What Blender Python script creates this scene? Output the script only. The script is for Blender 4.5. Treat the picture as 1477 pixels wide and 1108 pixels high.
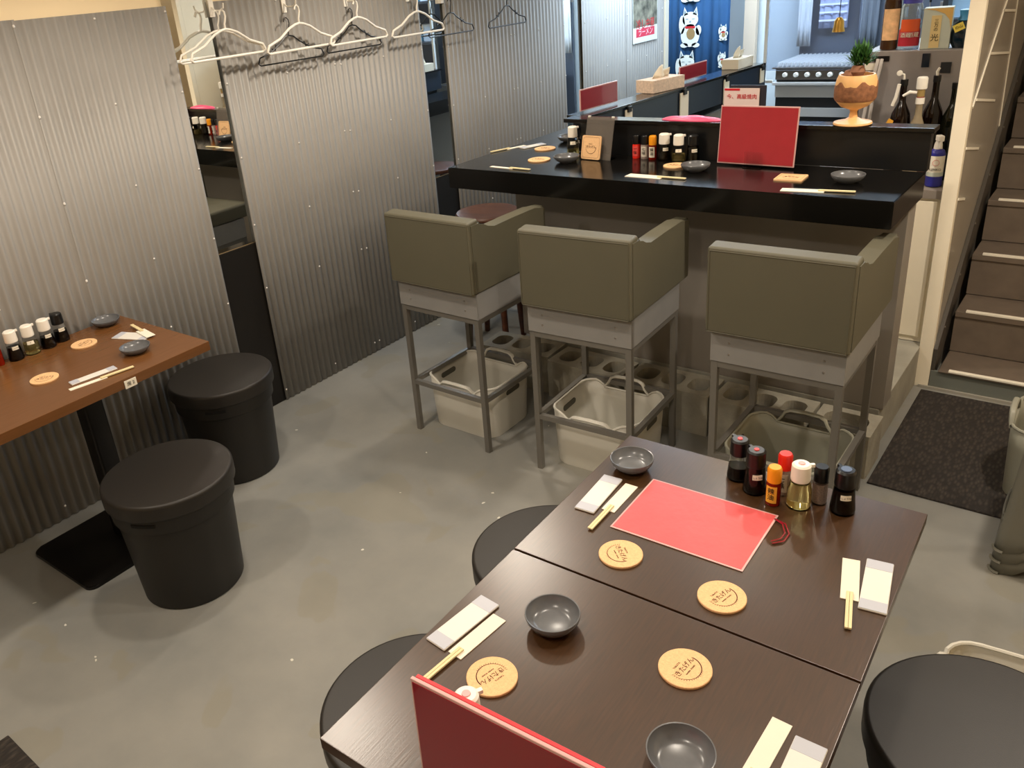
import bpy, bmesh, math, random
from mathutils import Vector, Matrix
random.seed(7)
PI = math.pi
SC = bpy.context.scene
COL = SC.collection
for o in list(bpy.data.objects):
    bpy.data.objects.remove(o)

# ------------------------------------------------------------------ camera
cam_d = bpy.data.cameras.new('camera'); cam = bpy.data.objects.new('camera', cam_d); COL.objects.link(cam)
R_ = Vector((0.7764, 0.6236, -0.0906)); F_ = None
def _basis(a, b, c):
    ca, sa, cb, sb = math.cos(a), math.sin(a), math.cos(b), math.sin(b)
    f = Vector((sa*cb, ca*cb, -sb)); r = Vector((ca, -sa, 0)); u = r.cross(f)
    cc, sc = math.cos(c), math.sin(c)
    return r*cc+u*sc, u*cc-r*sc, f
r, u, f = _basis(-0.715947, 0.413729, -0.0996053)
M = Matrix((r, u, -f)).transposed().to_4x4(); M.translation = Vector((3.1446, 2.1673, 1.8606))
cam.matrix_world = M
cam_d.sensor_fit = 'HORIZONTAL'; cam_d.sensor_width = 36.0
cam_d.lens = 1195.09*36.0/1477.0
cam_d.shift_x = 81.28/1477.0; cam_d.shift_y = -54.05/1477.0
cam_d.clip_start = 0.02
SC.camera = cam

# ------------------------------------------------------------------ world, lights, exposure
w = bpy.data.worlds.new('world'); SC.world = w; w.use_nodes = True
w.node_tree.nodes['Background'].inputs[0].default_value = (0.9, 0.85, 0.8, 1)
w.node_tree.nodes['Background'].inputs[1].default_value = 0.05
SC.view_settings.view_transform = 'Standard'; SC.view_settings.look = 'None'
SC.view_settings.gamma = 1.0; SC.view_settings.use_curve_mapping = False
SC.view_settings.exposure = 0.45
WARM = (1.0, 0.88, 0.735)
def spot(x, y, z, p, col=WARM, size=0.05, ang=150, tgt=None, blend=0.6):
    d = bpy.data.lights.new('ceiling_or_added_spot', 'SPOT'); d.energy = p; d.color = col; d.shadow_soft_size = size
    d.spot_size = math.radians(ang); d.spot_blend = blend
    o = bpy.data.objects.new('ceiling_or_added_spot', d); COL.objects.link(o); o.location = (x, y, z)
    if tgt: o.rotation_euler = (Vector(tgt)-Vector((x, y, z))).to_track_quat('-Z', 'Y').to_euler()
    return o
def area(x, y, z, sx, sy, p, col):
    d = bpy.data.lights.new('ceiling_or_fill_panel', 'AREA'); d.energy = p; d.color = col; d.shape = 'RECTANGLE'; d.size = sx; d.size_y = sy
    o = bpy.data.objects.new('ceiling_or_fill_panel', d); COL.objects.link(o); o.location = (x, y, z); return o
for lx, ly, lp in ((.90, 5.10, 44), (.93, 3.70, 44), (.95, 2.30, 46), (2.60, 3.75, 30), (2.55, 2.30, 34), (1.76, 6.12, 16), (3.35, 4.95, 80)):  # last spot is added to brighten the doorway post and stairs
    spot(lx, ly, 2.42, lp, size=.06)
spot(3.1, 6.8, 2.6, 8)
area(2.0, 3.8, 2.46, 2.8, 3.6, 9, (1.0, 0.90, 0.76))  # added soft fill over the dining area, no real fitting
area(1.85, 8.0, 2.44, 1.2, 0.3, 40, (0.66, 0.82, 1.0))
area(0.5, 8.0, 2.44, 0.6, 0.9, 30, (0.62, 0.80, 1.0))

# ------------------------------------------------------------------ materials
MATS = {}
def rgb(h):
    h = h.lstrip('#'); v = [int(h[i:i+2], 16)/255 for i in (0, 2, 4)]
    return tuple(c/12.92 if c <= .04045 else ((c+.055)/1.055)**2.4 for c in v)
def mat(name, col, rough=0.5, metal=0.0, var=0.0, vscale=8.0, bump=0.0, bscale=60.0, trans=0.0, ior=1.45, coat=0.0, spec=0.5, emit=0.0, alpha=1.0, stretch=None, rvar=0.0):
    if name in MATS: return MATS[name]
    m = bpy.data.materials.new(name); m.use_nodes = True; nt = m.node_tree; b = nt.nodes['Principled BSDF']
    c = rgb(col) if isinstance(col, str) else col
    b.inputs['Base Color'].default_value = (*c, 1); b.inputs['Roughness'].default_value = rough
    b.inputs['Metallic'].default_value = metal; b.inputs['Transmission Weight'].default_value = trans
    b.inputs['IOR'].default_value = ior; b.inputs['Coat Weight'].default_value = coat
    b.inputs['Specular IOR Level'].default_value = spec; b.inputs['Alpha'].default_value = alpha
    if emit: b.inputs['Emission Color'].default_value = (*c, 1); b.inputs['Emission Strength'].default_value = emit
    N = nt.nodes.new; L = nt.links.new
    if var or bump or rvar:
        tc = N('ShaderNodeTexCoord'); mp = N('ShaderNodeMapping'); L(tc.outputs['Object'], mp.inputs[0])
        if stretch: mp.inputs['Scale'].default_value = stretch
    if var or rvar:
        n = N('ShaderNodeTexNoise'); n.inputs['Scale'].default_value = vscale; n.inputs['Detail'].default_value = 6; L(mp.outputs[0], n.inputs[0])
    if var:
        cr = N('ShaderNodeValToRGB'); L(n.outputs[0], cr.inputs[0])
        cr.color_ramp.elements[0].position = .3; cr.color_ramp.elements[1].position = .7
        cr.color_ramp.elements[0].color = (*[x*(1-var) for x in c], 1); cr.color_ramp.elements[1].color = (*[min(1, x*(1+var)) for x in c], 1)
        L(cr.outputs[0], b.inputs['Base Color'])
    if rvar:
        mr = N('ShaderNodeMapRange'); mr.inputs['To Min'].default_value = max(0.02, rough-rvar); mr.inputs['To Max'].default_value = rough+rvar
        L(n.outputs[0], mr.inputs[0]); L(mr.outputs[0], b.inputs['Roughness'])
    if bump:
        n2 = N('ShaderNodeTexNoise'); n2.inputs['Scale'].default_value = bscale; n2.inputs['Detail'].default_value = 4; L(mp.outputs[0], n2.inputs[0])
        bp = N('ShaderNodeBump'); bp.inputs['Strength'].default_value = bump; bp.inputs['Distance'].default_value = 0.002
        L(n2.outputs[0], bp.inputs['Height']); L(bp.outputs[0], b.inputs['Normal'])
    MATS[name] = m; return m
def floor_mat():
    m = bpy.data.materials.new('painted_concrete'); m.use_nodes = True; nt = m.node_tree; b = nt.nodes['Principled BSDF']
    N = nt.nodes.new; L = nt.links.new
    tc = N('ShaderNodeTexCoord')
    n1 = N('ShaderNodeTexNoise'); n1.inputs['Scale'].default_value = 1.6; n1.inputs['Detail'].default_value = 7; n1.inputs['Roughness'].default_value = .6; L(tc.outputs['Object'], n1.inputs[0])
    c1 = N('ShaderNodeValToRGB'); c1.color_ramp.elements[0].position = .3; c1.color_ramp.elements[1].position = .72
    c1.color_ramp.elements[0].color = (*rgb('#787976'), 1); c1.color_ramp.elements[1].color = (*rgb('#94928b'), 1); L(n1.outputs[0], c1.inputs[0])
    # tan worn patches
    n2 = N('ShaderNodeTexNoise'); n2.inputs['Scale'].default_value = 3.1; n2.inputs['Detail'].default_value = 2.5; n2.inputs['Distortion'].default_value = .5; L(tc.outputs['Object'], n2.inputs[0])
    c2 = N('ShaderNodeValToRGB'); c2.color_ramp.elements[0].position = .585; c2.color_ramp.elements[1].position = .605; L(n2.outputs[0], c2.inputs[0])
    mx = N('ShaderNodeMix'); mx.data_type = 'RGBA'; mx.inputs['B'].default_value = (*rgb('#85806f'), 1)
    ma = N('ShaderNodeMath'); ma.operation = 'MULTIPLY'; ma.inputs[1].default_value = .38; L(c2.outputs[0], ma.inputs[0])
    L(ma.outputs[0], mx.inputs['Factor']); L(c1.outputs[0], mx.inputs['A'])
    # white paint chips and dark specks
    v = N('ShaderNodeTexVoronoi'); v.inputs['Scale'].default_value = 9; v.inputs['Randomness'].default_value = 1; 
    nd = N('ShaderNodeTexNoise'); nd.inputs['Scale'].default_value = 20; L(tc.outputs['Object'], nd.inputs[0])
    va = N('ShaderNodeVectorMath'); va.operation = 'MULTIPLY_ADD'; va.inputs[1].default_value = (.05, .05, .05); L(nd.outputs['Color'], va.inputs[0]); L(tc.outputs['Object'], va.inputs[2]); L(va.outputs[0], v.inputs['Vector'])
    lt = N('ShaderNodeMath'); lt.operation = 'LESS_THAN'; lt.inputs[1].default_value = .055; L(v.outputs['Distance'], lt.inputs[0])
    mx2 = N('ShaderNodeMix'); mx2.data_type = 'RGBA'; mx2.inputs['B'].default_value = (*rgb('#d6d3c8'), 1)
    wn = N('ShaderNodeMath'); wn.operation = 'GREATER_THAN'; wn.inputs[1].default_value = .72; sp = N('ShaderNodeSeparateColor'); L(v.outputs['Color'], sp.inputs[0]); L(sp.outputs[0], wn.inputs[0])
    mm = N('ShaderNodeMath'); mm.operation = 'MULTIPLY'; L(lt.outputs[0], mm.inputs[0]); L(wn.outputs[0], mm.inputs[1])
    L(mm.outputs[0], mx2.inputs['Factor']); L(mx.outputs['Result'], mx2.inputs['A']); 
    L(mx2.outputs['Result'], b.inputs['Base Color'])
    mr = N('ShaderNodeMapRange'); mr.inputs['To Min'].default_value = .22; mr.inputs['To Max'].default_value = .48; L(n1.outputs[0], mr.inputs[0]); L(mr.outputs[0], b.inputs['Roughness'])
    n3 = N('ShaderNodeTexNoise'); n3.inputs['Scale'].default_value = 30; n3.inputs['Detail'].default_value = 5; L(tc.outputs['Object'], n3.inputs[0])
    bp = N('ShaderNodeBump'); bp.inputs['Strength'].default_value = .12; bp.inputs['Distance'].default_value = .004; L(n3.outputs[0], bp.inputs['Height']); L(bp.outputs[0], b.inputs['Normal'])
    return m
def wood_mat(name, c1, c2, rough=.35, axis='Y', bump=.15, scale=40, coat=0.0):
    m = bpy.data.materials.new(name); m.use_nodes = True; nt = m.node_tree; b = nt.nodes['Principled BSDF']
    N = nt.nodes.new; L = nt.links.new
    tc = N('ShaderNodeTexCoord'); mp = N('ShaderNodeMapping'); L(tc.outputs['Object'], mp.inputs[0])
    s = [1, 1, 1]; s['XYZ'.index(axis)] = .06; mp.inputs['Scale'].default_value = s
    n = N('ShaderNodeTexNoise'); n.inputs['Scale'].default_value = scale*4; n.inputs['Detail'].default_value = 5; L(mp.outputs[0], n.inputs[0])
    c = N('ShaderNodeValToRGB'); c.color_ramp.elements[0].position = .3; c.color_ramp.elements[1].position = .75
    c.color_ramp.elements[0].color = (*rgb(c1), 1); c.color_ramp.elements[1].color = (*rgb(c2), 1)
    L(n.outputs[0], c.inputs[0]); L(c.outputs[0], b.inputs['Base Color']); b.inputs['Roughness'].default_value = rough
    b.inputs['Coat Weight'].default_value = coat; b.inputs['Coat Roughness'].default_value = .3
    bp = N('ShaderNodeBump'); bp.inputs['Strength'].default_value = bump; bp.inputs['Distance'].default_value = .001
    L(n.outputs[0], bp.inputs['Height']); L(bp.outputs[0], b.inputs['Normal'])
    return m
def mat_mat():
    m = bpy.data.materials.new('ribbed_doormat'); m.use_nodes = True; nt = m.node_tree; b = nt.nodes['Principled BSDF']
    N = nt.nodes.new; L = nt.links.new
    tc = N('ShaderNodeTexCoord'); n = N('ShaderNodeTexVoronoi'); n.inputs['Scale'].default_value = 90
    mp = N('ShaderNodeMapping'); mp.inputs['Rotation'].default_value = (0, 0, .7); mp.inputs['Scale'].default_value = (1, .35, 1); L(tc.outputs['Object'], mp.inputs[0]); L(mp.outputs[0], n.inputs['Vector'])
    c = N('ShaderNodeValToRGB'); c.color_ramp.elements[0].color = (*rgb('#433b34'), 1); c.color_ramp.elements[1].color = (*rgb('#241f1b'), 1); c.color_ramp.elements[1].position = .6
    L(n.outputs['Distance'], c.inputs[0]); L(c.outputs[0], b.inputs['Base Color']); b.inputs['Roughness'].default_value = .9
    bp = N('ShaderNodeBump'); bp.inputs['Strength'].default_value = .8; bp.inputs['Distance'].default_value = .004; bp.invert = True; L(n.outputs['Distance'], bp.inputs['Height']); L(bp.outputs[0], b.inputs['Normal'])
    return m
FLOOR = floor_mat(); DOORMAT = mat_mat()
DARKWOOD = wood_mat('dark_walnut_laminate', '#33200d', '#432a14', .3, 'Y', .22, 60, coat=.5)
REDWOOD = wood_mat('red_brown_laminate', '#64401f', '#6c4526', .25, 'Y', .05, 30)
STOOLWOOD = wood_mat('red_brown_stool_wood', '#40200f', '#5c3117', .4, 'X', .1, 10)
CORK = mat('cork', '#e2b684', .85, var=.10, vscale=260, bump=.3, bscale=500)
STEEL_C = mat('corrugated_galvanised_steel', '#918e89', .5, .08, var=.06, vscale=3, rvar=.08)
CREAM = mat('cream_painted_wall', '#f4dfb8', .75, var=.02, vscale=3)
CREAM2 = mat('cream_gloss_paint', '#f3e9d2', .4, var=.03, vscale=6)
MIRROR = mat('mirror_glass', (.86, .88, .87), .01, 1.0)
BLACKBOARD = mat('black_painted_board', '#15120f', .45, bump=.2, bscale=30)
BLACKTOP = mat('black_lacquered_worktop', '#0c0b0a', .16, bump=.03, bscale=200, spec=.5)
NAVYBLK = mat('black_counter_panel', '#121314', .34)
GREYBODY = mat('grey_counter_paint', '#8b857d', .4, var=.04, vscale=4)
UPH = mat('olive_grey_vinyl', '#595647', .52, bump=.12, bscale=350, var=.03, vscale=5)
GREYPAINT = mat('grey_painted_steel', '#848381', .42, var=.04, vscale=14)
TUBE = mat('grey_steel_tube', '#77746e', .38, .35)
BASKETW = mat('cream_plastic', '#cdcabf', .42)
BASKETG = mat('grey_green_plastic', '#999889', .42)
CONC = mat('concrete_block', '#a29d8e', .95, var=.22, vscale=9, bump=.9, bscale=120)
SLABM = mat('bare_concrete', '#9d9a8e', .85, var=.15, vscale=7, bump=.4, bscale=60)
BLKPL = mat('black_stool_plastic', '#1a1815', .48, bump=.08, bscale=300)
BLKSEAT = mat('black_vinyl_seat', '#211e1b', .46, bump=.1, bscale=500)
BLKMET = mat('black_cast_iron', '#0f0d0c', .35, .2)
BLKCAP = mat('black_plastic', '#0e0e0f', .3)
WHITEP = mat('white_plastic', '#ece6da', .4)
WHITEPAP = mat('white_paper', '#e2dac8', .8)
TOWELPK = mat('frosted_towel_packet', '#d9d5cc', .4)
TOWELBAND = mat('grey_blue_print', '#b3b5bd', .4)
STICK = mat('pale_bamboo', '#dbcb9c', .6)
CERAM = mat('dark_grey_glazed_ceramic', '#5f6062', .25, var=.08, vscale=40)
REDM = mat('red_menu_card', '#a02832', .25, var=.04, vscale=20, coat=.3)
REDMD = mat('dark_red_menu_card', '#8c1424', .2, coat=.6)
MARGIN = mat('clear_laminate_margin', '#cfa8a4', .2)
ACRYL = mat('clear_acrylic', (.92, .95, .95), .03, trans=1.0, ior=1.12)
GLASS = mat('clear_glass', (.97, .98, .97), .02, trans=1.0, ior=1.10)
SOY = mat('soy_sauce', '#0a0504', .08)
OIL = mat('yellow_oil', '#f1e49f', .03, trans=.95, ior=1.25)
CHILI = mat('chili_oil', '#8a1d08', .08, trans=.35, ior=1.3)
ORANGE = mat('orange_plastic', '#f29a16', .35)
REDP = mat('red_plastic', '#e22718', .35)
INK = mat('brown_branded_ink', '#4a1c08', .8)
BLKINK = mat('black_ink', '#17130f', .7)
REDINK = mat('red_ink', '#cf1f2e', .6)
REDBTN = mat('pinkish_red_button', '#d44a48', .4)
SSTEEL = mat('brushed_stainless_steel', '#97938f', .32, .8, var=.05, vscale=5, stretch=(1, 1, 8))
DKSTEEL = mat('dark_steel', '#3b3d40', .4, .7)
BLUEWALL = mat('pale_kitchen_wall', '#cfd9de', .5)
STAIRM = mat('brown_stair_vinyl', '#6c6054', .5, var=.12, vscale=14)
STAIRW = mat('glossy_grey_wall_panel', '#a69d8e', .22, var=.03, vscale=4)
NOSE = mat('white_nosing_strip', '#efe9d8', .5)
PEPPER = mat('ground_pepper', '#8f7f76', .8, var=.3, vscale=300)
PINK = mat('pink_plastic_bag', '#e2547a', .35, var=.15, vscale=12)
NAVY = mat('navy_curtain_cloth', '#27527f', .85, var=.12, vscale=5)
CATW = mat('white_print', '#e9efe9', .8)
GREENP = mat('olive_plastic', '#6c6a5f', .45)
LEAF = mat('pine_green', '#3f6e33', .6, var=.2, vscale=30)

# ------------------------------------------------------------------ mesh helpers
def obj(name, bm, m, parent=None, loc=None, rot=None, smooth=False, kind=None, label=None):
    if isinstance(bm, bpy.types.Mesh): me = bm
    else:
        bmesh.ops.recalc_face_normals(bm, faces=bm.faces)
        me = bpy.data.meshes.new(name); bm.to_mesh(me); bm.free()
        if smooth:
            for p in me.polygons: p.use_smooth = True
            me.set_sharp_from_angle(angle=math.radians(smooth if smooth is not True else 40))
    if m and not me.materials: me.materials.append(m)
    o = bpy.data.objects.new(name, me); COL.objects.link(o)
    if smooth and smooth != 80 and len(me.polygons) < 4000:
        wn = o.modifiers.new('weighted_normals', 'WEIGHTED_NORMAL'); wn.keep_sharp = True
    if parent: o.parent = parent
    if loc: o.location = loc
    if rot: o.rotation_euler = rot
    if kind: o['kind'] = kind
    if label: o['label'] = label
    return o
def tag(o, label, cat, group=None):
    o['label'] = label; o['category'] = cat
    if group: o['group'] = group
    return o
def thing(name, label, cat, loc=(0, 0, 0), rz=0, group=None, rot=None):
    o = bpy.data.objects.new(name, None); o.empty_display_size = .05; COL.objects.link(o); o.location = loc
    o.rotation_euler = rot if rot else (0, 0, rz)
    return tag(o, label, cat, group)
def dup(root, loc, rz=0, label=None, group=None):
    r = root.copy(); COL.objects.link(r); r.location = loc; r.rotation_euler = (0, 0, rz)
    if label: r['label'] = label
    if group: r['group'] = group
    for ch in list(root.children):
        c = ch.copy(); COL.objects.link(c); c.parent = r
        for g in list(ch.children):
            d = g.copy(); COL.objects.link(d); d.parent = c
    return r
def B(): return bmesh.new()
def box(bm, x0, x1, y0, y1, z0, z1, bev=0, seg=2):
    t = bmesh.new(); bmesh.ops.create_cube(t, size=1)
    for v in t.verts: v.co = Vector((x0+(v.co.x+.5)*(x1-x0), y0+(v.co.y+.5)*(y1-y0), z0+(v.co.z+.5)*(z1-z0)))
    if bev: bmesh.ops.bevel(t, geom=t.edges[:], offset=bev, segments=seg, affect='EDGES', profile=.5)
    me = bpy.data.meshes.new('t'); t.to_mesh(me); t.free(); bm.from_mesh(me); bpy.data.meshes.remove(me); return bm
def boxo(name, x0, x1, y0, y1, z0, z1, m, parent=None, bev=0, kind=None, seg=2):
    return obj(name, box(B(), x0, x1, y0, y1, z0, z1, bev, seg), m, parent, kind=kind, smooth=30 if bev else False)
def lathe(bm, prof, seg=32, cx=0, cy=0, a0=0, a1=2*PI):
    full = abs(a1-a0-2*PI) < 1e-6; n = seg if full else seg+1; rings = []
    for rr, z in prof:
        if rr < 1e-6 and full: rings.append([bm.verts.new((cx, cy, z))])
        else: rings.append([bm.verts.new((cx+rr*math.cos(a0+(a1-a0)*i/seg), cy+rr*math.sin(a0+(a1-a0)*i/seg), z)) for i in range(n)])
    for A, C in zip(rings, rings[1:]):
        for i in range(seg):
            j = (i+1) % n if full else i+1
            q = [A[i % len(A)], A[j % len(A)], C[j % len(C)], C[i % len(C)]]
            s = []; [s.append(v) for v in q if v not in s]
            if len(s) > 2:
                try: bm.faces.new(s)
                except ValueError: pass
    return bm
def tube(bm, pts, rad=.004, seg=8, closed=False, sx=1.0):
    pts = [Vector(p) for p in pts]; n = len(pts); rings = []; up = Vector((0, 0, 1)); prev = None
    for i, p in enumerate(pts):
        a = pts[(i-1) % n] if (closed or i > 0) else p; b = pts[(i+1) % n] if (closed or i < n-1) else p
        t = (b-a).normalized()
        if prev is None:
            ref = up if abs(t.z) < .9 else Vector((1, 0, 0)); e = t.cross(ref).normalized()
        else:
            e = (prev-t*prev.dot(t)).normalized()
        prev = e; g = t.cross(e); rr = rad[i] if isinstance(rad, (list, tuple)) else rad
        rings.append([bm.verts.new(p+e*math.cos(2*PI*k/seg)*rr*sx+g*math.sin(2*PI*k/seg)*rr) for k in range(seg)])
    m = n if closed else n-1
    for i in range(m):
        A, C = rings[i], rings[(i+1) % n]
        for k in range(seg): bm.faces.new([A[k], A[(k+1) % seg], C[(k+1) % seg], C[k]])
    if not closed:
        bm.faces.new(rings[0]); bm.faces.new(rings[-1][::-1])
    return bm
def beam(bm, p0, p1, s=.02):            # square tube between two points
    p0, p1 = Vector(p0), Vector(p1); t = (p1-p0).normalized(); ref = Vector((0, 0, 1)) if abs(t.z) < .7 else Vector((1, 0, 0))
    if abs(t.z) >= .7: e = (Vector((1, 0, 0))-t*t.x).normalized()
    else: e = t.cross(ref).normalized()
    g = t.cross(e); h = s/2; A = []
    for p in (p0, p1): A.append([bm.verts.new(p+e*a*h+g*b*h) for a, b in ((-1, -1), (1, -1), (1, 1), (-1, 1))])
    for k in range(4): bm.faces.new([A[0][k], A[0][(k+1) % 4], A[1][(k+1) % 4], A[1][k]])
    bm.faces.new(A[0]); bm.faces.new(A[1][::-1]); return bm
def rrect(w, d, r, n=6, cx=0, cy=0):
    out = []
    for sx, sy, a in ((1, 1, 0), (-1, 1, PI/2), (-1, -1, PI), (1, -1, 3*PI/2)):
        for i in range(n+1):
            t = a+PI/2*i/n; out.append((cx+sx*(w/2-r)+r*math.cos(t), cy+sy*(d/2-r)+r*math.sin(t)))
    return out
def prism(bm, poly, z0, z1, axis='Z'):
    def P(x, y, z): return (x, y, z) if axis == 'Z' else ((z, x, y) if axis == 'X' else (x, z, y))
    a = [bm.verts.new(P(x, y, z0)) for x, y in poly]; b = [bm.verts.new(P(x, y, z1)) for x, y in poly]; n = len(poly)
    bm.faces.new(a[::-1]); bm.faces.new(b)
    for i in range(n): bm.faces.new([a[i], a[(i+1) % n], b[(i+1) % n], b[i]])
    return bm
_tc = {}
def text_mesh(s, size, extr=.0003, align='CENTER'):
    k = (s, size, extr, align)
    if k in _tc: return _tc[k]
    c = bpy.data.curves.new('lettering', 'FONT'); c.body = s; c.size = size; c.align_x = align; c.align_y = 'CENTER'; c.extrude = extr; c.resolution_u = 3
    o = bpy.data.objects.new('tmp', c); COL.objects.link(o); dg = bpy.context.evaluated_depsgraph_get(); dg.update()
    me = bpy.data.meshes.new_from_object(o.evaluated_get(dg)); bpy.data.objects.remove(o); me.name = 'lettering'; _tc[k] = me; return me
def text(s, size, m, parent, loc, rot=(0, 0, 0), name='lettering', extr=.0003):
    me = text_mesh(s, size, extr).copy(); me.materials.clear(); me.materials.append(m)
    o = bpy.data.objects.new(name, me); COL.objects.link(o); o.parent = parent; o.location = loc; o.rotation_euler = rot; return o

# ------------------------------------------------------------------ room shell
RX1, RY0, RY1, CZ = 4.3, 0.4, 9.0, 2.5
boxo('floor', -0.2, RX1, RY0, RY1+.2, -.1, 0, FLOOR, kind='structure')
boxo('ceiling', -0.2, RX1+.1, RY0-.1, RY1+.2, CZ+.15, CZ+.25, CREAM, kind='structure')
wl = boxo('wall_left', -0.12, -0.020, RY0, RY1, 0, CZ+.15, CREAM, kind='structure')
boxo('wall_back', -0.12, RX1, RY1, RY1+.1, 0, CZ+.15, BLUEWALL, kind='structure')
boxo('wall_front', -0.12, RX1, RY0-.1, RY0, 0, CZ+.15, CREAM, kind='structure')
boxo('wall_right', RX1, RX1+.1, RY0, RY1, 0, CZ+.15, CREAM, kind='structure')
part_w = boxo('wall_kitchen', 2.535, 2.584, 6.035, RY1, 0, CZ+.15, CREAM2, kind='structure')

# corrugated sheets, one object per sheet
def sheet(y0, y1, z1, dx=0.0):
    bm = B(); pitch = .038; n = int((y1-y0)/pitch*10); fr = []; bk = []
    for i in range(n+1):
        y = y0+(y1-y0)*i/n; x = .0052*math.cos(2*PI*(y/pitch))+.002+dx
        fr.append((bm.verts.new((x, y, .004)), bm.verts.new((x, y, z1))))
    for a, b in zip(fr, fr[1:]): bm.faces.new([a[0], b[0], b[1], a[1]])
    s = obj('corrugated_sheet', bm, STEEL_C, wl, smooth=80)
    md = s.modifiers.new('thickness', 'SOLIDIFY'); md.thickness = .0008; md.offset = -1
    sb = B()
    for z in (z1-.02, z1-.33, z1-.65, z1-.96, z1-1.27, .06):
        for y in (y0+.022, (y0+y1)/2, y1-.022):
            yy = round(y/pitch)*pitch
            lathe(sb, [(0, .0035), (.0025, .003), (.0042, .0012), (.0048, 0)], 8)
            for v in sb.verts:
                if not v.tag: v.tag = True; v.co = Vector((.0075+dx+v.co.z, yy+v.co.x, z+v.co.y))
    obj('screw_heads', sb, mat('pale_screw_metal', '#d9d5cf', .35), s, smooth=True, kind='stuff')
for y0, y1, z1, d in ((1.70, 2.33, 1.878, 0), (2.315, 2.96, 1.878, .0005), (2.95, 3.62, 1.878, 0), (3.605, 4.228, 1.875, .0005), (4.437, 5.11, 1.875, 0), (5.095, 5.758, 1.87, .0005),
                   (5.953, 6.59, 1.86, 0), (6.575, 7.202, 1.86, .0005), (7.415, 8.06, 1.85, 0), (8.045, 8.66, 1.85, .0005)):
    sheet(y0, y1, z1, d)
for y0, y1, lb in ((4.228, 4.437, 'tall mirror strip nearest the red-brown table, between corrugated panels'), (5.758, 5.953, 'tall mirror strip behind the right-hand white hanger, between corrugated panels'), (7.202, 7.415, 'tall mirror strip past the counter end, glowing pale blue')):
    m = boxo('wall_mirror', -.018, -.010, y0-.01, y1+.01, .835, 2.15, MIRROR, bev=0); tag(m, lb, 'mirror')
    b = boxo('black_board', -.018, -.006, y0-.01, y1+.01, 0.0, .828, BLACKBOARD, wl)

# raised kitchen floor slab, doorway post, stairs
boxo('trim_1', 0.90, 2.535, 5.334, 6.9, 0, .19, SLABM, kind='structure', bev=.006)
boxo('trim_2', 2.533, 2.588, 5.995, 6.034, 0, CZ+.15, CREAM2, kind='structure', bev=.003)
boxo('trim_3', 2.55, 3.55, 5.985, 5.997, 0, .012, mat('edge_strip', '#9b978c', .5), kind='structure')
st = thing('staircase', 'brown staircase with white nosing strips rising on the right', 'staircase', (0, 0, 0))
boxo('kick_plate', 2.59, 3.55, 5.998, 6.01, 0, .088, mat('grey_green_paint', '#6f736c', .4), st, bev=.002)
X0, X1s = 2.60, 3.55
ys = [5.985, 6.215, 6.445, 6.665, 6.885, 7.105, 7.325, 7.545, 7.765]
for i, y in enumerate(ys):
    z = .10+.2*i
    boxo('tread', X0+.02, X1s, y+.002, (ys[i+1]+.02 if i+1 < len(ys) else y+.24), z-.03 if i else z-.012, z-.004, STAIRM, st, bev=.003)
    if i: boxo('riser', X0+.02, X1s, y+.012, y+.022, z-.2, z-.03, STAIRM, st)
    boxo('nosing_strip', 2.66, X1s-.06, y, y+.022, z-.004, z+.004, NOSE, st, bev=.001)
sk = B(); pts = []
for i, y in enumerate(ys[:-1]): pass
sk = prism(B(), [(6.0, .0), (6.0, .19), (7.9, 1.93), (7.9, 1.70)], 2.588, 2.604, 'X'); obj('stringer', sk, mat('stringer_steel', '#4f4a43', .4, .2), st)
for i in range(9):
    lathe_b = lathe(B(), [(0, .004), (.004, .003), (.006, 0)], 8); y = 6.1+.2*i
    obj('bolt', lathe_b, SSTEEL, st, loc=(2.604, y, .17+(y-6)*.91), rot=(0, PI/2, 0), smooth=True)
boxo('wall_stair', X1s, X1s+.06, 5.99, RY1, 0, CZ+.15, CREAM, kind='structure')
pan = boxo('wall_panel', 2.5845, 2.587, 6.035, 8.9, 0, 2.5, STAIRW, kind='structure')
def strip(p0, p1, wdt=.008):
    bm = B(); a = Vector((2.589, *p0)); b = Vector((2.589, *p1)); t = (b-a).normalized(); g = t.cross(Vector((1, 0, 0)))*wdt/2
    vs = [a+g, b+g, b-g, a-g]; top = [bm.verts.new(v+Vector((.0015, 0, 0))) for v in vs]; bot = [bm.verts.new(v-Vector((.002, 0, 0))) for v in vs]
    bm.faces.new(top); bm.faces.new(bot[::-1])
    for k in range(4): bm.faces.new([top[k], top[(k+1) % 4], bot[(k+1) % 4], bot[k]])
    obj('joint_and_reflection_strip', bm, NOSE, pan)
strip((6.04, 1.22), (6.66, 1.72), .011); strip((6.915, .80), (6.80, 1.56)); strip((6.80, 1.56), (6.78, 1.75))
for a, b in (((6.429, 1.546), (6.80, 1.516)), ((6.265, 1.397), (6.83, 1.335)), ((6.103, 1.24), (6.60, 1.16)), ((6.04, 1.06), (6.357, .997)), ((6.04, .852), (6.199, .814))): strip(a, b, .010)  # cross strips draw the nosings' reflections on the glossy panel as white geometry

# mats
m1 = boxo('doormat', 2.57, 3.45, 5.09, 5.955, 0, .009, DOORMAT, bev=.003); tag(m1, 'dark brown ribbed doormat at the foot of the stairs', 'doormat')
m2 = boxo('floor_mat', 0.932, 1.85, 1.6, 2.60, 0, .012, DOORMAT, bev=.004); tag(m2, 'dark mat whose corner shows at the lower left', 'floor mat')

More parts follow.
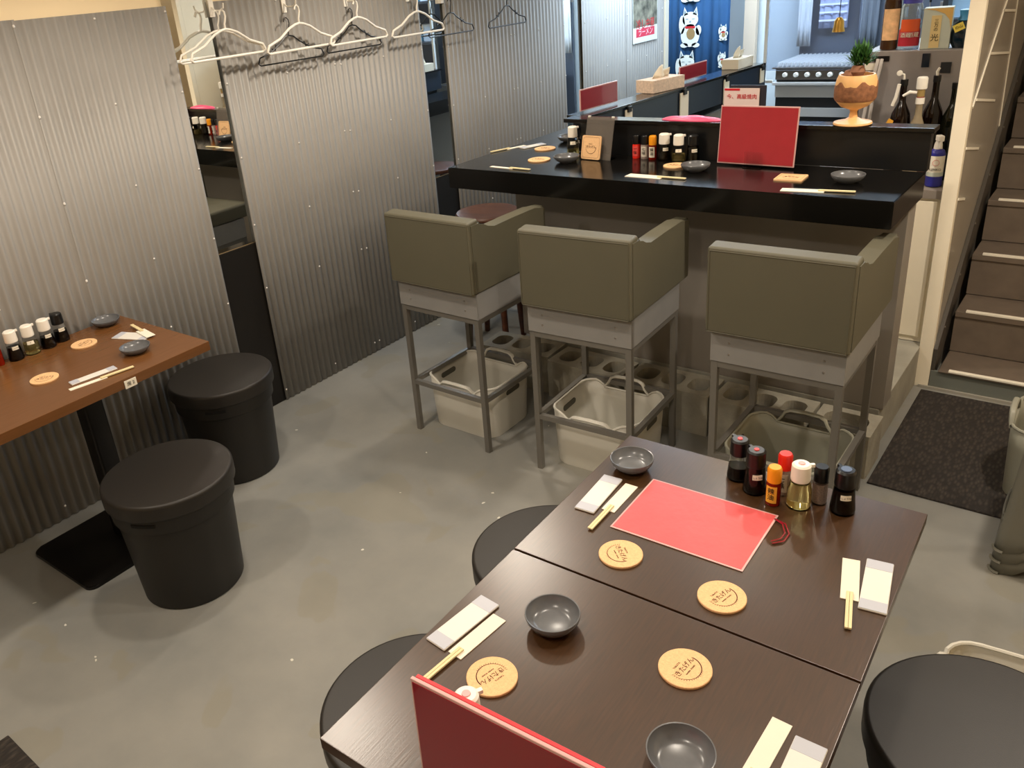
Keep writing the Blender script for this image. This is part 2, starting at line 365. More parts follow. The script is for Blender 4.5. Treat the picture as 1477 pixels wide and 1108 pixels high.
# ------------------------------------------------------------------ counter (L-shaped)
ct = thing('bar_counter', 'black-topped L-shaped bar counter with grey front behind the bar chairs', 'counter', (0, 0, 0))
boxo('front_panel', .86, 2.545, 5.335, 5.45, .19, 1.008, GREYBODY, ct, bev=.002)
wt = prism(B(), [(.728, 5.012), (2.564, 4.998), (2.566, 5.425), (1.10, 5.44), (1.10, 7.35), (.78, 7.35)], 1.008, 1.10)
bmesh.ops.bevel(wt, geom=[e for e in wt.edges], offset=.003, segments=2, affect='EDGES')
obj('worktop', wt, BLACKTOP, ct, smooth=30)
boxo('upstand', 1.17, 2.566, 5.43, 5.475, 1.10, 1.245, NAVYBLK, ct, bev=.001)
boxo('ledge', 1.09, 2.576, 5.418, 5.50, 1.235, 1.252, BLACKTOP, ct, bev=.002)
boxo('support_block', .855, .905, 5.30, 5.334, .92, 1.005, STOOLWOOD, ct, bev=.002)
# second leg: a slightly turned upstand running to the back
lg = B(); box(lg, -.08, 0, 0, 1.85, 1.10, 1.244, .002); obj('rear_upstand', lg, mat('blue_black_panel', '#1f2a38', .3), ct, loc=(1.165, 5.50, 0), rot=(0, 0, -math.radians(4.2)), smooth=30)
lg = B(); box(lg, -.115, .006, .02, 1.85, 1.244, 1.257, .002); obj('rear_ledge', lg, BLACKTOP, ct, loc=(1.165, 5.48, -.005), rot=(0, 0, -math.radians(4.2)), smooth=30)
boxo('rear_body', 1.02, 1.12, 5.5, 7.35, 0, 1.008, GREYBODY, ct)

# concrete blocks used as a footrest
def block_mesh(L=.385, D=.185, H=.19, holes=3):
    bm = B(); outer = rrect(L, D, .004, 1); hw = (L-.03*(holes+1))/holes
    hp = []
    for k in range(holes):
        cx = -L/2+.03+hw/2+k*(hw+.03); hp.append([(x, y) for x, y in rrect(hw, D-.07, min(hw, D-.07)*.42, 5, cx, 0)])
    # top face with holes via triangle fill
    def ring(poly, z): return [bm.verts.new((x, y, z)) for x, y in poly]
    ot, obm = ring(outer, H), ring(outer, 0); es = []
    for r_ in (ot,): es += [bm.edges.new((r_[i], r_[(i+1) % len(r_)])) for i in range(len(r_))]
    n = len(ot)
    for i in range(n): bm.faces.new([obm[i], obm[(i+1) % n], ot[(i+1) % n], ot[i]])
    for h in hp:
        a = ring(h, H); b = ring([(x*1, y*1) for x, y in h], .03); k = len(a)
        es += [bm.edges.new((a[i], a[(i+1) % k])) for i in range(k)]
        for i in range(k): bm.faces.new([a[i], a[(i+1) % k], b[(i+1) % k], b[i]])
        bm.faces.new(b)
    bmesh.ops.triangle_fill(bm, edges=es, use_beauty=True)
    bm.faces.new(obm[::-1])
    return bm
bx = [(.93, 5.222, .06, 3, 'third and holed concrete block at the wooden stool end of the footrest row'), (1.335, 5.20, -.03, 3, 'concrete block second from the wooden stool end of the footrest row'),
      (1.735, 5.21, .01, 3, 'concrete block behind the middle bar chair in the footrest row'), (2.135, 5.20, -.01, 3, 'concrete block behind the right-hand bar chair in the footrest row')]
for x, y, a, h, lb in bx:
    o = obj('concrete_block', block_mesh(holes=h), CONC, loc=(x, y, 0), rot=(0, 0, a)); tag(o, lb.replace('third and holed ', ''), 'concrete block', 'concrete blocks under the counter front')
o = obj('concrete_block', block_mesh(.22, .185, .183, 1), CONC, loc=(2.448, 5.205, 0)); tag(o, 'short concrete block with one oval hole at the doormat end of the row', 'concrete block', 'concrete blocks under the counter front')

# ------------------------------------------------------------------ bar chairs
def make_chair(label):
    t = thing('bar_chair', label, 'chair', (0, 0, 0), 0, 'olive bar chairs at the counter')
    W, D = .42, .42; h = .011
    xs = (-W/2+h, W/2-h); yy = (h, D-h)
    for x in xs:
        for y in yy: obj('leg', beam(B(), (x, y, 0), (x, y, .615), .022), TUBE, t)
    for z, nm in ((.245, 'foot_rail'), (.605, 'seat_rail')):
        for x in xs: obj(nm, beam(B(), (x, yy[0]+.011, z), (x, yy[1]-.011, z), .020), TUBE, t)
        for y in yy: obj(nm, beam(B(), (xs[0]+.011, y, z), (xs[1]-.011, y, z), .020), TUBE, t)
    a = B(); box(a, -W/2-.003, W/2+.003, -.003, D+.003, .617, .728, .002); obj('apron', a, GREYPAINT, t, smooth=30)
    s = B()
    for x in (-.15, .15):
        for z in (.65, .69):
            lathe(s, [(0, .002), (.003, .0015), (.004, 0)], 8)
            for v in s.verts:
                if not v.tag: v.tag = True; v.co = Vector((x+v.co.x, -.003-v.co.z, z+v.co.y))
    obj('screws', s, SSTEEL, t, kind='stuff')
    # upholstered back: slab with rounded top
    bk = B(); box(bk, -.224, .2235, -.03, .035, .730, 1.024, .010, 3)
    for v in bk.verts:
        if v.co.y > 0 and v.co.z > 1.0: v.co.z += .004
    obj('backrest', bk, UPH, t, smooth=50)
    # arms with the dip behind the backrest
    for s_ in (1,):
        prof = [(-.022, .731), (.475, .730), (.482, .745), (.482, .955), (.474, .968), (.40, .975), (.25, .976), (.13, .974), (.085, .978), (.06, .992), (.047, 1.010), (.036, 1.018), (-.022, 1.018)]
        am = prism(B(), prof, min(s_*.168, s_*.226), max(s_*.168, s_*.226), 'X')
        bmesh.ops.bevel(am, geom=[e for e in am.edges if abs(e.verts[0].co.x-e.verts[1].co.x) < 1e-5], offset=.008, segments=3, affect='EDGES')
        obj('armrest', am, UPH, t, smooth=50)
    se = B(); box(se, -.222, .168, .035, .475, .730, .815, .018, 3); obj('seat_cushion', se, UPH, t, smooth=50)
    sm = B()
    for z, y in ((1.012, -.0305), (.735, -.0305)): tube(sm, [(-.215, y, z), (.215, y, z)], .0016, 6)
    for x in (-.215, .215): tube(sm, [(x, -.0305, .735), (x, -.0305, 1.012)], .0016, 6)
    obj('piping', sm, UPH, t, smooth=True)
    return t
c1 = make_chair('olive vinyl bar chair nearest the corrugated wall, left end of the counter')
c1.location = (.997, 4.55, 0); c1.rotation_euler = (0, 0, -.02)
dup(c1, (1.658, 4.565, 0), .045, 'olive vinyl bar chair in the middle of the counter front')
dup(c1, (2.352, 4.622, 0), .012, 'olive vinyl bar chair nearest the stairs, behind the sauce bottles')

# ------------------------------------------------------------------ plastic baskets
def basket(label, m, loc, rz=0, W=.39, D=.35, H=.245, grp=None, hole=True):
    t = thing('basket', label, 'basket', loc, rz, grp)
    bm = B(); n = 10; K = []
    def rimz(x, y):
        z = H
        if abs(x) < W*.34: z -= .030*min(1, (W*.34-abs(x))/.03)*1.0
        return z
    N = 4*(n+1)
    # outline with more points along the long sides
    def outline(w_, d_, r_):
        pts = []
        base = rrect(w_, d_, r_, 5)
        for i in range(len(base)):
            a = Vector(base[i]); b = Vector(base[(i+1) % len(base)]); k = 10 if (b-a).length > .08 else 1
            for q in range(k): pts.append(a+(b-a)*q/k)
        return pts
    lv = [(.93, 0), (.935, .01), (.96, .4), (.985, .8), (1.0, 1.0)]
    outs = []
    for s, f_ in lv:
        o_ = outline(W*s, D*s, .07*s); ring = []
        for p in o_:
            q = Vector((p.x, p.y)); z = f_*rimz(p.x, p.y) if f_ == 1.0 else f_*H*.88
            ring.append(bm.verts.new((p.x, p.y, z)))
        outs.append(ring)
    L_ = len(outs[0])
    for A, C in zip(outs, outs[1:]):
        for i in range(L_): bm.faces.new([A[i], A[(i+1) % L_], C[(i+1) % L_], C[i]])
    bm.faces.new(outs[0][::-1])
    top = [v.co.copy() for v in outs[-1]]
    b = obj('tub', bm, m, t, smooth=50); md = b.modifiers.new('wall', 'SOLIDIFY'); md.thickness = .004; md.offset = 0
    obj('rim', tube(B(), top, .0045, 6, closed=True, sx=1.3), m, t, smooth=True)
    for s in (-1, 1):
        y = s*D*.5; e = .026 if s > 0 else -.004
        hp = [(-W*.27, y, H-.030), (-W*.22, y+s*.003, H-.016+e*.4), (-W*.19, y+s*.005, H+e*.8-.004), (-W*.14, y+s*.007, H+e), (0, y+s*.008, H+e+.002), (W*.14, y+s*.007, H+e), (W*.19, y+s*.005, H+e*.8-.004), (W*.22, y+s*.003, H-.016+e*.4), (W*.27, y, H-.030)]
        obj('handle', tube(B(), hp, [.004, .006, .0065, .0065, .0065, .0065, .0065, .006, .004], 8, sx=1.6), m, t, smooth=True)
    if hole:
        for s in (-1, 1):
            pl = [(p[0]*1.0, p[1]) for p in rrect(.10, .024, .011, 4)]
            obj('grip_slot', prism(B(), pl, s*W*.489-.0045, s*W*.489+.0045, 'X'), mat('slot_shadow_grey', '#58564c', .7), t, loc=(0, 0, H-.055))
    return t
G = 'storage baskets under the bar chairs'
basket('cream plastic basket under the bar chair nearest the wall', BASKETW, (.985, 4.79, .001), 0, .375, .32, grp=G)
basket('cream plastic basket under the middle bar chair', BASKETW, (1.645, 4.80, .001), .05, .375, .33, grp=G)
basket('grey-green plastic basket under the bar chair nearest the stairs', BASKETG, (2.35, 4.845, .001), .01, .375, .34, grp=G)
basket('white plastic basket on the floor behind the round black stool, lower right', BASKETW, (3.235, 3.975, .001), PI/2+.10, .30, .46, .255, hole=False)

# ------------------------------------------------------------------ round black stools
def make_stool(label):
    t = thing('round_stool', label, 'stool', (0, 0, 0), 0, 'round black storage stools')
    obj('body', lathe(B(), [(0, .0), (.165, .0), (.172, .004), (.192, .325), (.203, .332), (.206, .398), (.0, .398)], 56), BLKPL, t, smooth=35)
    obj('seat_lid', lathe(B(), [(.199, .385), (.213, .388), (.217, .392), (.2175, .432), (.2165, .440), (.2125, .4452), (.207, .4465), (.10, .4465), (0, .4465)], 64), BLKSEAT, t, smooth=60)
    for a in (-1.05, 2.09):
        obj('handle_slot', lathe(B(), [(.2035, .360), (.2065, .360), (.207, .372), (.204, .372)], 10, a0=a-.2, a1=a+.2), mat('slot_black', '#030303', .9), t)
    return t
s1 = make_stool('round black stool in front of the red-brown table, nearer the camera'); s1.location = (.79, 3.335, 0)
dup(s1, (.300, 3.915, 0), .25, 'round black stool by the corrugated wall, behind the red-brown table corner')
dup(s1, (2.115, 3.66, 0), .4, 'round black stool half hidden at the left side of the dark table, farther one')
dup(s1, (2.155, 3.07, 0), .8, 'round black stool under the lower left corner of the dark table')
dup(s1, (3.125, 3.63, 0), 1.3, 'round black stool at the right side of the dark table, lower right')

# ------------------------------------------------------------------ tables
def table(name, label, cat, cx, cy, rz, W, D, z, th, m, mleg, base=(.40, .34), grp=None, off=0.0):
    t = thing(name, label, cat, (cx, cy, 0), rz, grp)
    b = B(); box(b, -W/2, W/2, -D/2, D/2, z-th, z, .0015, 2); obj('tabletop', b, m, t, smooth=30)
    obj('pedestal', prism(B(), rrect(.075, .075, .01, 3, 0, off), .012, z-th-.01), mleg, t, smooth=30)
    pb = prism(B(), rrect(base[0], base[1], .035, 6, 0, off), 0, .014)
    bmesh.ops.bevel(pb, geom=[e for e in pb.edges if e.verts[0].co.z > .01 and e.verts[1].co.z > .01], offset=.004, segments=2, affect='EDGES')
    obj('base_plate', pb, mleg, t, smooth=40)
    obj('top_bracket', prism(B(), rrect(.30, .30, .02, 3, 0, off), z-th-.012, z-th-.0005), mleg, t)
    return t
tr = .0227
def TT(x, y):       # table frame, origin at far left corner of the dark table
    c, s = math.cos(tr), math.sin(tr); return (2.2099+c*x-s*y, 3.919+s*x+c*y)
cA = TT(.358, -.2815); cB = TT(.358, -.565-.30)
table('dining_table', 'dark walnut table carrying the flat red menu and sauce bottles', 'table', cA[0], cA[1], tr, .716, .561, .70, .025, DARKWOOD, BLKMET, grp='two dark tables pushed together')
table('dining_table', 'dark walnut table nearer the camera, carrying the standing red menu', 'table', cB[0], cB[1], tr, .716, .596, .70, .025, DARKWOOD, BLKMET, grp='two dark tables pushed together')
lt = table('dining_table', 'red-brown table against the corrugated wall at left', 'table', .323, 3.222, .018, .595, .965, .74, .035, REDWOOD, BLKMET, (.42, .56), off=.125)
tg = boxo('table_tag', -.001, .002, -.022, .022, -.014, .014, WHITEPAP, lt, bev=.0005); tg.location = (.3005, .150, .718)
text('席 2', .016, BLKINK, tg, (.0024, 0, 0), (PI/2, 0, PI/2))

# ------------------------------------------------------------------ tableware
def bowl(label, x, y, z, rad=.054, h=.028, grp=None):
    k = rad/.054
    pr = [(0, .0), (.028, .0), (.030, .003), (.044, .010), (.0525, .022), (.054, .029), (.0535, .031), (.0515, .0305), (.049, .022), (.040, .012), (.03, .0085), (.0, .0075)]
    o = obj('small_dish', lathe(B(), [(a*k, b*h/.030) for a, b in pr], 48), CERAM, loc=(x, y, z), smooth=50); return tag(o, label, 'dish', grp)
GD = 'dark grey sauce dishes on the dark tables'
bowl('dark grey dish at the far left corner of the dark table', 2.292, 3.775, .70, .054, .032, GD)
bowl('dark grey dish beside the table joint, left of centre', 2.425, 3.20, .70, .054, .032, GD)
bowl('dark grey dish nearest the camera at the bottom edge', 2.758, 3.05, .70, .054, .032, GD)
GL = 'dark grey sauce dishes on the red-brown table'
bowl('dark grey dish near the wall on the red-brown table', .068, 3.613, .74, .054, .026, GL)
bowl('dark grey dish near the front edge of the red-brown table', .445, 3.513, .74, .054, .026, GL)
GC = 'dark grey sauce dishes on the black counter'
bowl('dark grey dish on the counter, farthest, beside the clear sauce bottle', .965, 5.665, 1.10, .058, .026, GC)
bowl('dark grey dish on the counter in front of the standing square coaster', 1.205, 5.25, 1.10, .056, .028, GC)
bowl('dark grey dish on the counter left of the standing red menu', 1.80, 5.235, 1.10, .056, .028, GC)
bowl('dark grey dish on the counter at the stairs end', 2.365, 5.215, 1.10, .056, .028, GC)

def arc_logo(parent, r_, z, m):
    bm = B(); n = 40; a0, a1 = math.radians(200), math.radians(375); vin, vout = [], []
    for i in range(n+1):
        t = i/n; a = math.radians(165)+t*math.radians(205); wd = .0006+.0016*max(0, math.sin(t*PI*.5))**2
        if t > .96: wd *= (1-t)/.04
        for lst, rr in ((vin, r_-wd/2), (vout, r_+wd/2)): lst.append(bm.verts.new((rr*math.cos(a), rr*math.sin(a), z)))
    for i in range(n): bm.faces.new([vin[i], vin[i+1], vout[i+1], vout[i]])
    for k in range(16):
        a = math.radians(165+k*8.5); e = .05
        p = [bm.verts.new((rr*math.cos(a+da), rr*math.sin(a+da), z)) for rr, da in ((r_+.0008, -.02), (r_+.0008, .02), (r_+.0030, .012), (r_+.0030, -.012))]
        bm.faces.new(p)
    return obj('ring_print', bm, m, parent)
def coaster(label, x, y, z, rot, rad=.047, detail=True, grp=None):
    t = thing('cork_coaster', label, 'coaster', (x, y, z), rot, grp)
    obj('cork_disc', lathe(B(), [(0, 0), (rad-.0005, 0), (rad, .0008), (rad, .0045), (rad-.0012, .0055), (0, .0055)], 56), CORK, t, smooth=35)
    arc_logo(t, .0285*rad/.047, .0057, INK)
    text('きたげん', .0135, INK, t, (0, .001, .0056))
    if detail:
        text('TAKATA', .0052, INK, t, (-.006, .0135, .0056), name='small_lettering')
        text('RAMEN  STAND', .0040, INK, t, (.001, -.0105, .0056), name='small_lettering')
    return t
GK = 'round cork coasters on the dark tables'
coaster('round cork coaster left of the flat red menu, text turned right', 2.432, 3.458, .70, math.radians(-42), grp=GK)
coaster('round cork coaster between the flat red menu and the table joint', 2.662, 3.445, .70, math.radians(77), grp=GK)
coaster('round cork coaster in the middle of the nearer dark table', 2.681, 3.235, .70, math.radians(84), grp=GK)
coaster('round cork coaster partly covered by the white bottle cap', 2.404, 3.028, .70, math.radians(-102), grp=GK)
GK2 = 'round cork coasters on the red-brown table'
coaster('round cork coaster on the red-brown table, nearer the dishes', .180, 3.455, .74, math.radians(120), grp=GK2)
coaster('round cork coaster on the red-brown table, nearer the picture edge', .352, 3.215, .74, math.radians(62), grp=GK2)
GK3 = 'cork coasters on the black counter'
coaster('round cork coaster on the counter, farther of the left pair', .950, 5.470, 1.10, 0, .05, grp=GK3)
coaster('round cork coaster on the counter, nearer of the left pair', 1.062, 5.250, 1.10, 0, .05, grp=GK3)
coaster('round cork coaster touching a dish, left of the standing red menu', 1.690, 5.290, 1.10, 0, .047, grp=GK3)
def sq_coaster(parent, s=.1):
    a = obj('cork_square', prism(B(), rrect(s, s*1.02, .008, 4), 0, .005), CORK, parent); arc_logo(a, .026, .0053, INK)
    text('きたげん', .0125, INK, a, (0, .002, .0052)); text('TAKATA', .005, INK, a, (-.004, .014, .0052), name='small_lettering')
    fr = tube(B(), [(x, y, .0053) for x, y in rrect(s*.86, s*.88, .01, 3)], .0004, 4, closed=True); obj('border_print', fr, INK, a)
    return a
t = thing('square_coaster', 'square cork coaster lying in front of the standing red menu', 'coaster', (2.172, 5.215, 1.10), .05, GK3); sq_coaster(t, .098)
t = thing('coaster_stand', 'clear acrylic card stand holding a square cork coaster', 'stand', (1.315, 5.325, 1.10), -.10)
sh = obj('acrylic_sheet', box(B(), -.075, .065, -.0015, .0015, 0, .178), mat('smoky_acrylic', '#b5aca2', .08, trans=.8, ior=1.2), t, rot=(-.22, 0, 0))
obj('acrylic_foot', box(B(), -.07, .06, 0, .055, 0, .003), ACRYL, t)
cs = sq_coaster(t, .098); cs.location = (-.025, -.007, .052); cs.rotation_euler = (PI/2-.20, 0, 0)
for x in (-.066, .056): 
    obj('corner_tape', box(B(), x-.006, x+.006, -.003, .003, -.005, .004), WHITEP, t, loc=(0, .040, .173))

# chopsticks with paper sleeve: origin at the sleeve centre, sticks towards +Y
def chop(label, x, y, z, rz, L=.122, W=.033, out=.085, grp=None, full=True):
    t = thing('chopsticks', label, 'chopsticks', (x, y, z), rz, grp)
    s = B(); box(s, -W/2, W/2, -L/2, L/2, 0.0, .0022, .0005); obj('paper_sleeve', s, WHITEPAP, t)
    if out:
        for k in (-1, 1):
            obj('stick', box(B(), k*.0032-.0029, k*.0032+.0029, -L/2+.01 if not full else L/2-.02, L/2+out, .0024, .0066, .0006), STICK, t)
    return t
def towel(label, x, y, z, rz, L=.158, W=.050, grp=None):
    t = thing('wet_towel', label, 'wet towel', (x, y, z), rz, grp)
    b = B(); box(b, -W/2, W/2, -L/2, L/2, 0, .005, .0018); obj('packet', b, TOWELPK, t, smooth=50)
    for s in (-1, 1):
        obj('printed_band', box(B(), -W/2+.001, W/2-.001, s*L*.5-s*.001 if s < 0 else L/2-.030, s*L*.5+.029 if s < 0 else L/2-.001, .0045, .0054), TOWELBAND, t)
    return t
GS = 'paper-wrapped chopsticks on the dark tables'; GT = 'wrapped wet towels on the dark tables'
def ang(a, b): return math.atan2(b[1]-a[1], b[0]-a[0])-PI/2
chop('wrapped chopsticks at the left edge of the farther dark table', 2.329, 3.645, .70, PI+.02, grp=GS)
towel('wrapped wet towel at the left edge of the farther dark table', 2.279, 3.633, .70, .06, grp=GT)
chop('wrapped chopsticks at the left edge of the nearer dark table, above the red menu', 2.319, 3.096, .70, PI-.09, .130, grp=GS)
towel('wrapped wet towel at the left edge of the nearer dark table', 2.273, 3.110, .70, -.10, grp=GT)
chop('wrapped chopsticks at the right edge of the farther dark table', 2.850, 3.630, .70, PI+.24, .128, grp=GS)
towel('wrapped wet towel at the right edge of the farther dark table', 2.897, 3.634, .70, .155, grp=GT)
chop('chopstick sleeve at the right edge of the nearer dark table, bottom edge', 2.857, 3.150, .70, PI-.03, .135, out=.085, grp=GS)
towel('wrapped wet towel at the right edge of the nearer dark table, bottom edge', 2.912, 3.122, .70, .02, grp=GT)
GS2 = 'paper-wrapped chopsticks on the red-brown table'; GT2 = 'wrapped wet towels on the red-brown table'
chop('wrapped chopsticks at the front edge of the red-brown table', .536, 3.276, .74, -.17, .125, .020, .095, grp=GS2)
towel('wrapped wet towel at the front edge of the red-brown table', .494, 3.318, .74, -.13, .158, .034, grp=GT2)
towel('wrapped wet towel lying at the far side of the red-brown table', .292, 3.592, .74, -1.2, .15, .06, grp=GT2)
chop('wrapped chopsticks lying over a towel at the far side of the red-brown table', .325, 3.628, .7462, 1.42, .10, .035, .08, grp=GS2)
GS3 = 'paper-wrapped chopsticks on the black counter'
chop('thin wrapped chopsticks near the counter\'s left front edge', .985, 5.075, 1.10, -1.57-.08, .13, .018, .09, grp=GS3)
chop('wrapped chopsticks on the counter end nearest the wall', .782, 5.47, 1.10, -.36+PI, .11, .022, .09, grp=GS3)
towel('wrapped wet towel on the counter end, beside chopsticks', .852, 5.512, 1.10, -.40, .13, .045, grp='wrapped wet towels on the black counter')
chop('wrapped chopsticks on the counter below the bottle row', 1.655, 5.095, 1.10, -1.57-.02, .15, .048, .095, grp=GS3)
chop('wrapped chopsticks on the counter in front of the square coaster', 2.265, 5.055, 1.10, -1.57+.12, .14, .040, .095, grp=GS3)
chop('stacked chopstick sleeves at the far left of the ledge end', .93, 5.92, 1.10, -.9, .16, .03, .0, grp=GS3)

# menus
def menu_flat():
    t = thing('menu', 'red laminated menu lying flat on the dark table', 'menu', (2.513, 3.648, .7005), .0213)
    b = B(); box(b, -.1514, .1514, -.112, .112, 0, .002, .0008); obj('laminate_sleeve', b, MARGIN, t)
    obj('red_card', box(B(), -.147, .147, -.1075, .1075, .0015, .0026), mat('bright_red_card', '#d8595a', .36, var=.06, vscale=14, bump=.25, bscale=60, coat=.12), t)
    c = [(.149, .095, .002), (.175, .085, .004), (.192, .055, .003), (.190, .025, .003), (.172, .006, .003)]
    obj('cord', tube(B(), c, .0016, 6), REDMD, t, smooth=True)
    c = [(.149, .092, .004), (.170, .080, .005), (.184, .052, .0045), (.182, .028, .0045), (.168, .010, .0045)]
    obj('cord', tube(B(), c, .0016, 6), REDMD, t, smooth=True)
menu_flat()
def menu_stand(label, x, y, z, rz, W, H, tilt, m, foot=True, grp='red menus standing upright', thick=0):
    t = thing('menu', label, 'menu', (x, y, z), rz, grp)
    b = B(); box(b, -W/2, W/2, -.003, .003, .008, H, .001); obj('laminate_sleeve', b, MARGIN, t, rot=(-tilt, 0, 0))
    obj('red_card', box(B(), -W/2+.004, W/2-.004, -.0042, .0042, .013, H-.005), m, t, rot=(-tilt, 0, 0))
    if thick: obj('page_stack', box(B(), -W/2+.004, W/2-.002, .0045, thick, .013, H-.001, .001), mat('bright_red_spine', '#dd4046', .3), t, rot=(-tilt, 0, 0))
    if foot:
        obj('acrylic_holder', box(box(box(B(), -.035, .035, -.012, -.009, 0, .06), -.035, .035, .014, .017, 0, .05), -.035, .035, -.03, .04, 0, .003), ACRYL, t)
    return t
menu_stand('red menu standing upright on the counter in a clear holder', 1.987, 5.352, 1.10, -.05, .303, .228, .10, REDM)
menu_stand('red menu standing upright at the bottom edge of the dark table', 2.607, 2.795, .70, .052, .312, .232, .02, mat('wine_red_card', '#860e20', .18, coat=.6), thick=.011)
menu_stand('red menu standing on the rear counter leg by the ledge corner', 1.112, 5.70, 1.253, PI/2-.09, .30, .105, .0, REDMD, False)
menu_stand('red menu standing on the rear counter leg by the blue curtain', 1.165, 6.62, 1.253, PI/2-.07, .30, .085, .0, REDMD, False)

# ------------------------------------------------------------------ bottles
def label_band(parent, rad0, rad1, z0, z1, a, half, m, name='paper_label'):
    return obj(name, lathe(B(), [(rad0+.0006, z0), (rad1+.0006, z1), (rad1+.0010, z1), (rad0+.0010, z0), (rad0+.0006, z0)], 14, a0=a-half, a1=a+half), m, parent, smooth=30)
CAMA = math.radians(-75)
def sauce(label, x, y, z, H=.108, kind='soy', cap=BLKCAP, face=None, grp=None, fill=.55, txt=None):
    t = thing('sauce_bottle', label, 'bottle', (x, y, z), 0, grp)
    a = face if face is not None else math.atan2(2.17-y, 3.14-x)
    if kind in ('soy', 'oil', 'jar'):
        rb, rt = (.0268, .0208) if kind == 'soy' else (.0260, .0200)
        zt = H*.64; zs = .012 if kind == 'soy' else zt*.62
        rr = lambda q: rb+(rt-rb)*max(0, min(1, (q-zs)/(zt-zs)))
        obj('glass_body', lathe(B(), [(0, 0), (rb-.002, 0), (rb, .003), (rb, zs), (rt, zt), (rt-.002, zt+.004), (0, zt+.004)], 32), GLASS, t, smooth=40)
        lq = {'soy': SOY, 'oil': OIL, 'jar': SOY}[kind]; hf = zt*fill
        obj('liquid', lathe(B(), [(0, .003), (rb-.003, .003), (rb-.0018, .006), (rr(min(hf, zs))-.0018, min(hf, zs)), (rr(hf)-.0018, hf+.0001), (0, hf)], 28), lq, t, smooth=40)
        cr = rt+.0005
        obj('cap', lathe(B(), [(0, zt-.002), (cr, zt-.002), (cr+.001, zt+.002), (cr, H-.004), (cr-.004, H), (0, H)], 32), cap, t, smooth=40)
        obj('cap_spout', box(B(), cr-.004, cr+.008, -.004, .004, H-.010, H-.002, .001), cap, t, rot=(0, 0, a+PI+.6 if cap is BLKCAP else a+1.9))
        if txt != '':
            aa = a+(.25 if kind == 'soy' else 0); text('しょうゆ' if kind == 'soy' else 'す', .0055, BLKINK, t, (math.cos(aa)*(rr(zt*.69)+.0016), math.sin(aa)*(rr(zt*.69)+.0016), zt*.69), (PI/2, 0, aa+PI/2), extr=.0002)
            label_band(t, rr(zt*.60), rr(zt*.78), zt*.60, zt*.78, a+(.25 if kind == 'soy' else 0), .48, WHITEPAP)
    else:
        rb = .0165
        zt = H*.68
        col = {'chili': CHILI, 'ichimi': REDP, 'shichimi': PEPPER, 'pepper': GLASS}[kind]
        obj('glass_body', lathe(B(), [(0, 0), (rb-.001, 0), (rb, .002), (rb, zt-.01), (rb*.75, zt), (0, zt)], 28), col, t, smooth=40)
        if kind == 'pepper': obj('ground_pepper', lathe(B(), [(0, .003), (rb-.002, .003), (rb-.002, zt*.82), (0, zt*.82)], 24), PEPPER, t, smooth=40)
        obj('cap', lathe(B(), [(0, zt-.006), (rb*.95, zt-.006), (rb*.98, H-.006), (rb*.80, H), (0, H)], 28), cap, t, smooth=40)
        if kind != 'pepper':
            pm = {'chili': mat('yellow_orange_label', '#efb23c', .6) if txt == 'yellow' else WHITEPAP, 'ichimi': mat('red_label', '#dd4a44', .6), 'shichimi': mat('grey_label', '#cfc8ba', .6)}[kind]
            lb = label_band(t, rb, rb, .010, zt*.80, a-.3, .75, pm)
            s = {'chili': '辣\n油', 'ichimi': '一\n味', 'shichimi': '七\n味'}[kind]
            aa = a-.3
            text(s, .016, BLKINK, lb, (math.cos(aa)*(rb+.0018), math.sin(aa)*(rb+.0018), zt*.5), (PI/2, 0, aa+PI/2))
    return t
GB = 'seasoning bottles in a row on the dark table'
def btn(t, z, m=REDBTN, r_=.0065): obj('push_button', lathe(B(), [(0, z+.002), (r_-.001, z+.002), (r_, z-.001)], 20), m, t, smooth=40)
b = sauce('soy sauce bottle with black cap, leftmost at the back of the dark table', 2.528, 3.868, .70, .108, 'soy', BLKCAP, fill=.52, grp=GB, txt=''); btn(b, .108)
b = sauce('full soy sauce bottle with red cap button, second from left on dark table', 2.580, 3.834, .70, .112, 'soy', BLKCAP, fill=1.0, grp=GB); btn(b, .112)
sauce('small chili oil bottle with orange cap on the dark table', 2.633, 3.806, .70, .098, 'chili', ORANGE, grp=GB, txt='yellow')
sauce('small shaker with bright red cap behind the orange-capped bottle', 2.638, 3.860, .70, .106, 'shichimi', REDP, grp=GB)
b = sauce('yellow oil bottle with large white cap on the dark table', 2.684, 3.826, .70, .112, 'oil', WHITEP, fill=.90, grp=GB, txt=''); btn(b, .112, mat('pink_sticker', '#e3a9a6', .5), .008)
sauce('pepper shaker with glossy black cap on the dark table', 2.718, 3.862, .70, .096, 'pepper', BLKCAP, grp=GB)
b = sauce('soy sauce bottle with blue-grey cap sticker, rightmost on the dark table', 2.770, 3.855, .70, .108, 'soy', BLKCAP, fill=.85, grp=GB); btn(b, .108, mat('blue_grey_sticker', '#51607a', .4), .012)
b = sauce('white-capped bottle peeking over the standing red menu', 2.460, 2.895, .70, .112, 'oil', WHITEP, fill=.8, txt=''); btn(b, .112, mat('pink_sticker', '#e3a9a6', .5), .008)
GB2 = 'seasoning bottles on the red-brown table'
sauce('orange-capped chili oil bottle at the left edge of the picture', .062, 3.193, .74, .098, 'chili', ORANGE, grp=GB2, face=-.9)
for (x, y, k, cp, fl, lb) in ((.068, 3.252, 'soy', WHITEP, .72, 'white-capped soy bottle next to the orange-capped one on the red-brown table'), (.070, 3.313, 'oil', WHITEP, .62, 'white-capped clear oil bottle on the red-brown table'),
                              (.068, 3.376, 'soy', WHITEP, .62, 'white-capped soy bottle next to the black-capped one on the red-brown table'), (.054, 3.436, 'soy', BLKCAP, .62, 'black-capped soy bottle at the end of the row on the red-brown table')):
    sauce(lb, x, y, .74, .112, k, cp, grp=GB2, fill=fl, face=-.35)
